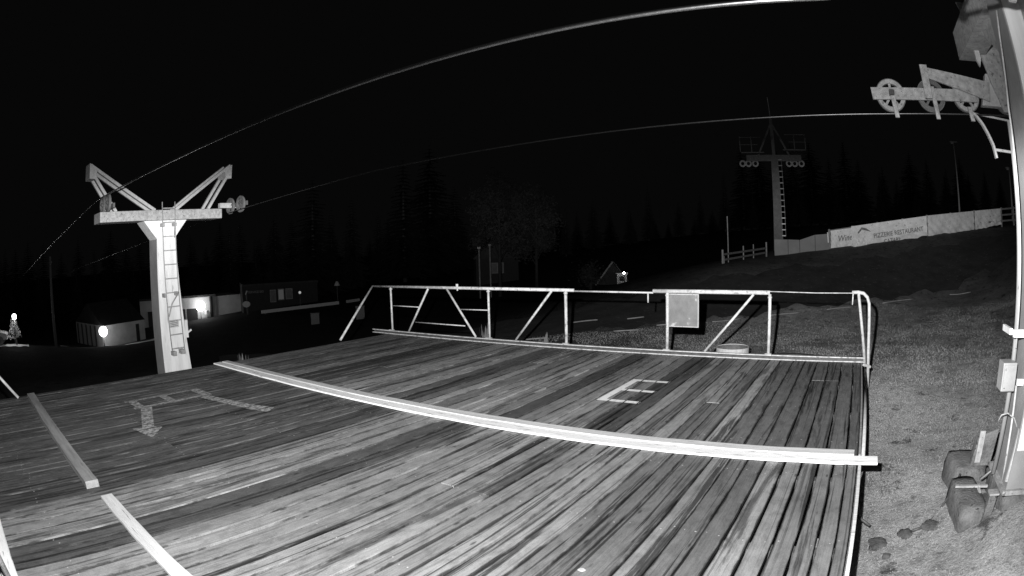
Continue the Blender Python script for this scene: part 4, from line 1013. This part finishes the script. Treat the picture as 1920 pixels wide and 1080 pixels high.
# lit tree and dome at the far left edge
p = at(-84.9, -5, 48); g = gz(p.x, p.y)
t = thing("lit_garden_tree", "small brightly lit garden tree at the far left", "tree", (p.x, p.y, g))
m = MB(); rr = random.Random(5)
for k in range(900):
    u = rr.random() ** .8; rad = (.75 - .62 * u) * rr.random() ** .5; a_ = rr.uniform(0, 6.28); z = .5 + 1.75 * u; s = .10
    c = Vector((rad * math.cos(a_), rad * math.sin(a_), z)); d1_ = Vector((rr.uniform(-1, 1), rr.uniform(-1, 1), rr.uniform(-.4, .4))).normalized() * s; d2_ = Vector((rr.uniform(-1, 1), rr.uniform(-1, 1), rr.uniform(-1, 1))).normalized() * s * .7
    m.flat([c - d1_, c + d2_, c + d1_])
m.build("crown", MT['banner'], t); MB().tube([(0, 0, -.2), (0, 0, 1.9)], .05, 6).build("trunk", MT['bark'], t)
lamp(-84.75, -3.9, 46.6, .22, "small bright lamp at the top of the lit garden tree", MT['lampglass'], watts=60)
p = at(-88.1, -5.8, 47); g = gz(p.x, p.y)
t = thing("parked_car", "small parked car catching the light at the far left edge", "car", (p.x, p.y, g), R(80))
prof = [(-1.9, .35), (-1.95, .75), (-1.4, .95), (-.9, 1.40), (.6, 1.42), (1.1, 1.0), (1.85, .85), (1.95, .4)]
MB().prism(prof, 'y', -.8, .8).build("body", MT['galv_light'], t, bevel=.06)
MB().prism([(-1.15, 1.0), (-.85, 1.33), (.5, 1.35), (.9, 1.0)], 'y', -.81, .81).build("side_window", MT['glass'], t)
for x in (-1.2, 1.2):
    for y in (-.78, .78): MB().annulus((x, y, .33), 'y', .08, .33, .2, 18).build("wheel", MT['rubber'], t)
for y in (-.55, .55): MB().box(1.90, 1.97, y - .15, y + .15, .6, .72).build("headlight", MT['glass'], t)
# cabins in the middle
def cabin(az, el, d, w_, h_, rz, label):
    p = at(az, el, d); g = gz(p.x, p.y); t = thing("wooden_cabin", label, "cabin", (p.x, p.y, g), R(-az) + rz)
    MB().box(-w_ / 2, w_ / 2, 0, w_, -.5, h_).build("wall", MT['wall_dark'], t)
    MB().prism([(-w_ / 2 - .3, h_ + .01), (w_ / 2 + .3, h_ + .01), (0, h_ + w_ * .55)], 'y', -.4, w_ + .3).build("roof", MT['roof'], t)
    f_ = MB().box(-.6, .6, -.06, -.003, .9, 1.9).build("window_frame", MT['wood'], t)
    MB().box(-.52, -.04, -.075, -.062, .98, 1.82).box(.04, .52, -.075, -.062, .98, 1.82).build("pane", MT['glass'], f_)
    return t
cabin(-34.6, -3.3, 58, 4.0, 2.3, .1, "dark cabin with a faint double window behind the railing")
p = at(-23.9, -4.05, 50); g = gz(p.x, p.y)
t = thing("a_frame_cabin", "small A-frame hut with one lit side behind the drop bar", "cabin", (p.x, p.y, g), R(23.9))
for s in (-1, 1):
    MB().quadbox([(s * 1.45, 0, 0), (s * 1.45 + .08, 0, 0), (s * 1.45 + .08, 3, 0), (s * 1.45, 3, 0), (0 - s * .0, 0, 1.9), (.08, 0, 1.9), (.08, 3, 1.9), (0, 3, 1.9)]).build("roof_slope", MT['wood'] if s < 0 else MT['bark'], t)  # one slope paler than the other, its lit side put into the colour
MB().prism([(-1.38, 0.0), (1.38, 0.0), (.0, 1.8)], 'y', .35, .42).build("front_wall", MT['wall_dark'], t)
MB().bar((-1.42, -.02, .02), (0, -.02, 1.88), .06, .12).build("barge_board", MT['wood'], t)
t2 = thing("kiosk", "tiny white lit kiosk beside the A-frame hut", "kiosk", tuple(at(-23.05, -4, 49.5).xy) + (g,), R(23))
hk = CAMH + 49.5 * math.tan(R(-3.05)) - g
MB().box(-.40, .40, 0, .8, 0, hk).build("body", MT['wall'], t2); MB().box(-.5, .5, -.12, .9, hk + .003, hk + .08).build("roof", MT['galv_light'], t2); MB().box(-.2, .2, -.02, -.003, .35, hk - .2).build("opening", MT['wall_dark'], t2)
lamp(-22.85, -2.98, 48.9, .09, "small bright lamp on the kiosk by the A-frame", MT['lampglass'])
for az, e0, lab in ((-36.25, -.42, "thin pale post with a bright tip, left of the pair"), (-35.25, -.2, "thin pale post without bright tip, right of the pair")):
    p = at(az, e0, 50); g = gz(p.x, p.y)
    t = thing("slender_post", lab, "post", (p.x, p.y, g)); MB().tube([(0, 0, -.2), (0, 0, p.z - g)], .07, 8).build("pole", MT['wood'] , t, smooth=True)
    MB().box(-.09, .09, -.09, .09, p.z - g + .002, p.z - g + .16).build("cap", MT['tower_white'] if e0 < -.3 else MT['galv'], t)
# thin masts on the right, behind the banners
for az, e0, e1, d, lab in ((12.1, 9.2, 3.0, 46, "thin dark mast with a faint head above the banners"), (18.5, 6.9, 2.2, 44, "dark mast partly hidden by the close lift tower")):
    p = at(az, e0, d); g = gz(p.x, p.y)
    t = thing("flood_mast", lab, "mast", (p.x, p.y, g)); MB().tube([(0, 0, -.3), (0, 0, p.z - g)], .09, 8, True, .05).build("pole", MT['galv'], t, smooth=True)
    MB().box(-.35, .35, -.12, .12, p.z - g + .003, p.z - g + .10).build("head", MT['galv'], t); MB().box(-.3, -.05, -.2, -.125, p.z - g - .12, p.z - g + .05).build("floodlight", MT['galv_light'], t)
# dim pole on the left
p = at(-80.0, 1.2, 45); g = gz(p.x, p.y)
t = thing("utility_pole", "dim wooden utility pole left of the low hut", "pole", (p.x, p.y, g)); MB().tube([(0, 0, -.3), (0, 0, p.z - g)], .14, 8, True, .1).build("pole", MT['bark'], t, smooth=True); MB().box(-.6, .6, -.05, .05, p.z - g - .5, p.z - g - .4).build("crosspiece", MT['bark'], t)

# pale ground strips under the lamps, the lamplight put into their colour
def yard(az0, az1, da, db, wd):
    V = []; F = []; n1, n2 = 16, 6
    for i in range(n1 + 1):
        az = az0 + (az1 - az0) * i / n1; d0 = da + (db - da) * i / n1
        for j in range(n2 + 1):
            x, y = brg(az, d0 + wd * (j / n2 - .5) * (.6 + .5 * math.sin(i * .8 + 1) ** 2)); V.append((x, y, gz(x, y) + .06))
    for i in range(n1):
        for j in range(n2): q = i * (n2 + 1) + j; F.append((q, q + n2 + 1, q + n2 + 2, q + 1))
    m = MB(); m.v = V; m.f = F; return structure(m.build("painted_lamplight", MT['yard']))
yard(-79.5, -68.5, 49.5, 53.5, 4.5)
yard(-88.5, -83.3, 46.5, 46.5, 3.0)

# ------------------------------------------------------------------ trees
def spruce_mesh(seed, H_=14.0, Rb=3.0):
    rr = random.Random(seed); m = MB()
    lev = 34
    for i in range(lev):
        u = i / (lev - 1); z = H_ * (.08 + .92 * u); rad = Rb * (1 - u) ** .85 * rr.uniform(.8, 1.15) + .10
        nb = max(5, int(11 * (1 - u) + 4))
        for k in range(nb):
            a = 2 * PI * (k + rr.random() * .7) / nb; L_ = rad * rr.uniform(.65, 1.12); dr = L_ * rr.uniform(.18, .42)
            d = Vector((math.cos(a), math.sin(a), 0)); sd = Vector((-d.y, d.x, 0))
            n_ = 5
            for q in range(n_):
                f0 = q / n_; f1 = (q + 1.4) / n_
                c0 = d * L_ * f0 + Vector((0, 0, z - dr * f0 ** 1.3)); c1 = d * L_ * min(f1, 1) + Vector((0, 0, z - dr * min(f1, 1) ** 1.3))
                wd = L_ * .24 * (1 - f0 * .75) * rr.uniform(.7, 1.3)
                m.flat([c0, c1 + sd * wd - Vector((0, 0, wd * .5)), c1 + d * .05]); m.flat([c0, c1 + d * .05, c1 - sd * wd - Vector((0, 0, wd * .55))])
    me_ = m.mesh("crown"); me_.materials.append(MT['needle'])
    tm = MB().tube([(0, 0, -.5), (0, 0, H_ * .5), (0, 0, H_ * .97)], .22, 8, True, .03).mesh("trunk", True); tm.materials.append(MT['bark'])
    return me_, tm, H_
SP = [spruce_mesh(11, 14, 3.0), spruce_mesh(12, 14, 2.5), spruce_mesh(13, 14, 3.5)]
SG = "dark spruces standing behind the slope"
TL_ = {-51.9: "tall spruce above the shop building, right of the left tower", -43.2: "left one of the two tallest spruces above the rail's left end", -40.7: "right one of the two tallest spruces, just left of the leafy trees",
       -55.6: "medium spruce right of the left tower's sheaves", -48.1: "medium spruce between the tall one above the shop and the tallest pair", -13.0: "spruce left of the far lift tower, taller than its neighbours", -20.4: "spruce above the kiosk and A-frame hut"}
def tree(kind, az, el_top, d, wf=1.0):
    x, y = brg(az, d); g = gz(x, y); h = CAMH + d * math.tan(R(el_top)) - g
    cm, tm, H_ = SP[kind]
    t = thing("spruce_tree", "dark pointed spruce, barely visible against the night sky behind the slope", "tree", (x, y, g), random.uniform(0, 6), SG)
    if az in TL_: t["label"] = TL_[az]
    s = h / H_
    for nm, me_ in (("crown", cm), ("trunk", tm)):
        o = bpy.data.objects.new(nm, me_); COL.objects.link(o); o.parent = t; o.scale = (s * wf, s * wf, s)
for i, (az, el, d, wf) in enumerate(((-60.2, 3.0, 85, .9), (-57.6, 2.2, 90, .8), (-55.6, 4.0, 80, .9), (-51.9, 6.9, 78, 1.5), (-50.1, 4.4, 84, .8), (-48.1, 5.0, 80, .8), (-45.6, 3.4, 86, 1), (-43.2, 8.4, 76, 1.35), (-40.7, 9.4, 80, 1.4), (-38.4, 5.6, 84, 1.3),
        (-28.2, 3.2, 74, .9), (-25.6, 4.0, 80, .9), (-22.2, 3.6, 78, .9), (-20.4, 5.2, 82, .9), (-17.5, 3.8, 84, .9), (-15.4, 4.4, 88, .9), (-13.0, 6.2, 84, .9), (-64.0, 1.8, 95, .9), (-67.2, 2.6, 98, .9), (-70.5, 1.0, 92, .9), (-73.5, 2.0, 96, .9), (-77.0, .6, 90, .9),
        (-81.5, 1.6, 94, .9), (-85.5, 2.4, 96, .9), (-88.5, 1.0, 90, .9), (-10.2, 5.2, 95, .9), (-5.6, 6.4, 98, .9), (-1.5, 5.4, 95, .9), (3.2, 6.6, 98, .9), (7.2, 5.8, 94, .9), (10.8, 7.0, 98, .9), (15.4, 6.4, 92, .9))):
    tree(i % 3, az, el, d, wf)
for i in range(64):
    az = -93 + i * 1.78 + random.uniform(-.5, .5)
    right = az > -12
    tree(i % 3, az, random.uniform(5.5, 9.5) if right else (random.uniform(1.0, 3.4)), random.uniform(100, 118), random.uniform(1.2, 1.7))
def leafy(az, el_top, el_bot, d, rad, n_, label, seed, mat, top_r=1.0):
    x, y = brg(az, d); g = gz(x, y); zt_ = CAMH + d * math.tan(R(el_top)) - g; zb_ = CAMH + d * math.tan(R(el_bot)) - g
    t = thing("birch_tree", label, "tree", (x, y, g)); rr = random.Random(seed); m = MB(); tr = MB()
    tr.tube([(0, 0, -.3), (.05, 0, zb_ + .5), (.1, .05, (zt_ + zb_) / 2), (0, 0, zt_ * .93)], .16, 8, True, .02)
    cl = []
    for k in range(30):
        a = rr.uniform(0, 6.28); u = rr.random(); rz = rad * math.sqrt(max(.05, 1 - (2 * u - .85) ** 2)) * rr.uniform(.35, 1)
        c = Vector((rz * math.cos(a), rz * math.sin(a), zb_ + (zt_ - zb_) * u)); cl.append((c, rr.uniform(.45, .95)))
        tr.tube([(0, 0, max(.8, c.z - rz * .9)), (c.x * .5, c.y * .5, c.z - rz * .25), tuple(c)], .05, 5, False, .012)
    for k in range(n_):
        c, s = rr.choice(cl); p = c + Vector((rr.gauss(0, s * .5), rr.gauss(0, s * .5), rr.gauss(0, s * .45))); q = rr.uniform(.08, .16)
        d1_ = Vector((rr.uniform(-1, 1), rr.uniform(-1, 1), rr.uniform(-1, 1))).normalized() * q; d2_ = Vector((rr.uniform(-1, 1), rr.uniform(-1, 1), rr.uniform(-1, 1))).normalized() * q
        m.flat([p - d1_, p + d2_, p + d1_])
    m.build("crown", mat, t); tr.build("trunk", MT['roof'], t, smooth=True); return t
leafy(-34.4, 6.2, -.4, 50, 2.6, 7500, "large faintly lit leafy tree above the rail's left bays", 21, MT['leaf'])
leafy(-31.0, 5.0, -1.0, 51, 2.3, 6500, "leafy tree merging with the larger one, on its right", 22, MT['leaf'])
leafy(-26.0, -2.4, -3.9, 49, .8, 900, "small pale bush-like tree left of the A-frame hut", 23, MT['leaf'])

# ------------------------------------------------------------------ grass
def blades(name, n_, fx, fy, hmin, hmax, wmin, wmax, keep=None):
    x, y = fx, fy
    if keep is not None: x, y = x[keep], y[keep]
    n_ = len(x); z = gz_arr(x, y)
    a = rng.uniform(0, 2 * np.pi, n_); h = rng.uniform(hmin, hmax, n_); wd = rng.uniform(wmin, wmax, n_)
    lean = rng.uniform(.2, 1.1, n_) * h; la = rng.uniform(0, 2 * np.pi, n_)
    V = np.empty((n_, 3, 3))
    V[:, 0] = np.stack([x - np.cos(a) * wd, y - np.sin(a) * wd, z - .005], 1)
    V[:, 1] = np.stack([x + np.cos(a) * wd, y + np.sin(a) * wd, z - .005], 1)
    V[:, 2] = np.stack([x + np.cos(la) * lean, y + np.sin(la) * lean, z + h], 1)
    me_ = bpy.data.meshes.new(name); me_.vertices.add(n_ * 3); me_.vertices.foreach_set("co", V.ravel())
    me_.loops.add(n_ * 3); me_.loops.foreach_set("vertex_index", np.arange(n_ * 3)); me_.polygons.add(n_)
    me_.polygons.foreach_set("loop_start", np.arange(n_) * 3); me_.update(calc_edges=True); me_.validate()
    me_.materials.append(MT['grass']); o = bpy.data.objects.new(name, me_); COL.objects.link(o)
    return o
def vnoise(x, y, f, seed):
    r_ = np.random.default_rng(seed); out = 0
    for k in range(5):
        th = r_.uniform(0, 6.28); ff = f * (1.6 ** k); out = out + np.sin((x * np.cos(th) + y * np.sin(th)) * ff + r_.uniform(0, 6.28) + 1.3 * np.sin((x * np.sin(th) - y * np.cos(th)) * ff * .7)) / (1.25 ** k)
    return out
n_ = 95000
x = rng.uniform(.28, 4.2, n_); y = 2.2 + 10.5 * rng.random(n_) ** 1.15
k = (rng.random(n_) < np.clip(.75 + .3 * vnoise(x, y, 2.2, 3), .25, 1)) & ~((x > 1.3) & (x < 2.7) & (y > 4.1) & (y < 6.05))
k &= ~((y < 4.3) & (vnoise(x, y, 5, 9) > .5))
o = blades("grass", n_, x, y, .006, .022, .0018, .0040, k); stuff(o); tag(o, "short matted grass beside the platform", "grass")
n_ = 130000
az = rng.uniform(-34, 20, n_); d = 10.6 + 13 * rng.random(n_) ** .8; x = np.sin(np.radians(az)) * d; y = np.cos(np.radians(az)) * d
k = (y > 10.3) & (rng.random(n_) < np.clip(.7 + .35 * vnoise(x, y, 1.3, 5), .15, 1)) & (x > -9 + 2 * vnoise(x, y, .9, 8))
k &= d < np.interp(az, [-34, -31, -24, -13.6, .1, 12, 22], [18.4, 18.7, 18.6, 20, 22.8, 26.5, 30])
k &= ~(((x + 2.66) ** 2 + (y - 12.2) ** 2) < .40 ** 2)
o = blades("grass", n_, x, y, .010, .038, .003, .007, k); stuff(o); tag(o, "rough tufted grass between the guard rail and the dirt track", "grass")
# weeds sticking up at the deck's far left edge
for i, (x0, y0, hh, nb, lab) in enumerate(((-10.45, 6.15, .17, 12, "small leafy weed by the cover board's far end"), (-7.6, 10.5, .42, 14, "weed growing behind the rail's second brace"), (-6.2, 10.6, .28, 12, "tuft of weeds behind the third slanted brace"))):
    m = MB(); rr = random.Random(60 + i); g = gz(x0, y0); t = thing("weed", lab, "plant", (x0, y0, g))
    H0 = -g - .05
    for k in range(nb):
        a = rr.uniform(0, 6.28); r_ = rr.uniform(.02, .16); h = H0 + hh * rr.uniform(.3, 1)
        c = Vector((r_ * math.cos(a), r_ * math.sin(a), h)); b0 = Vector((c.x * .3, c.y * .3, 0)); sd = Vector((-math.sin(a), math.cos(a), 0)) * .012
        m.flat([b0 - sd * .3, b0 + sd * .3, c + Vector((0, 0, -.06)) + sd, c]); m.flat([b0.lerp(c, .8) - sd, b0.lerp(c, .8) + sd * 3 + Vector((0, 0, .02)), c])
    m.build("leaves", MT['weed'], t)
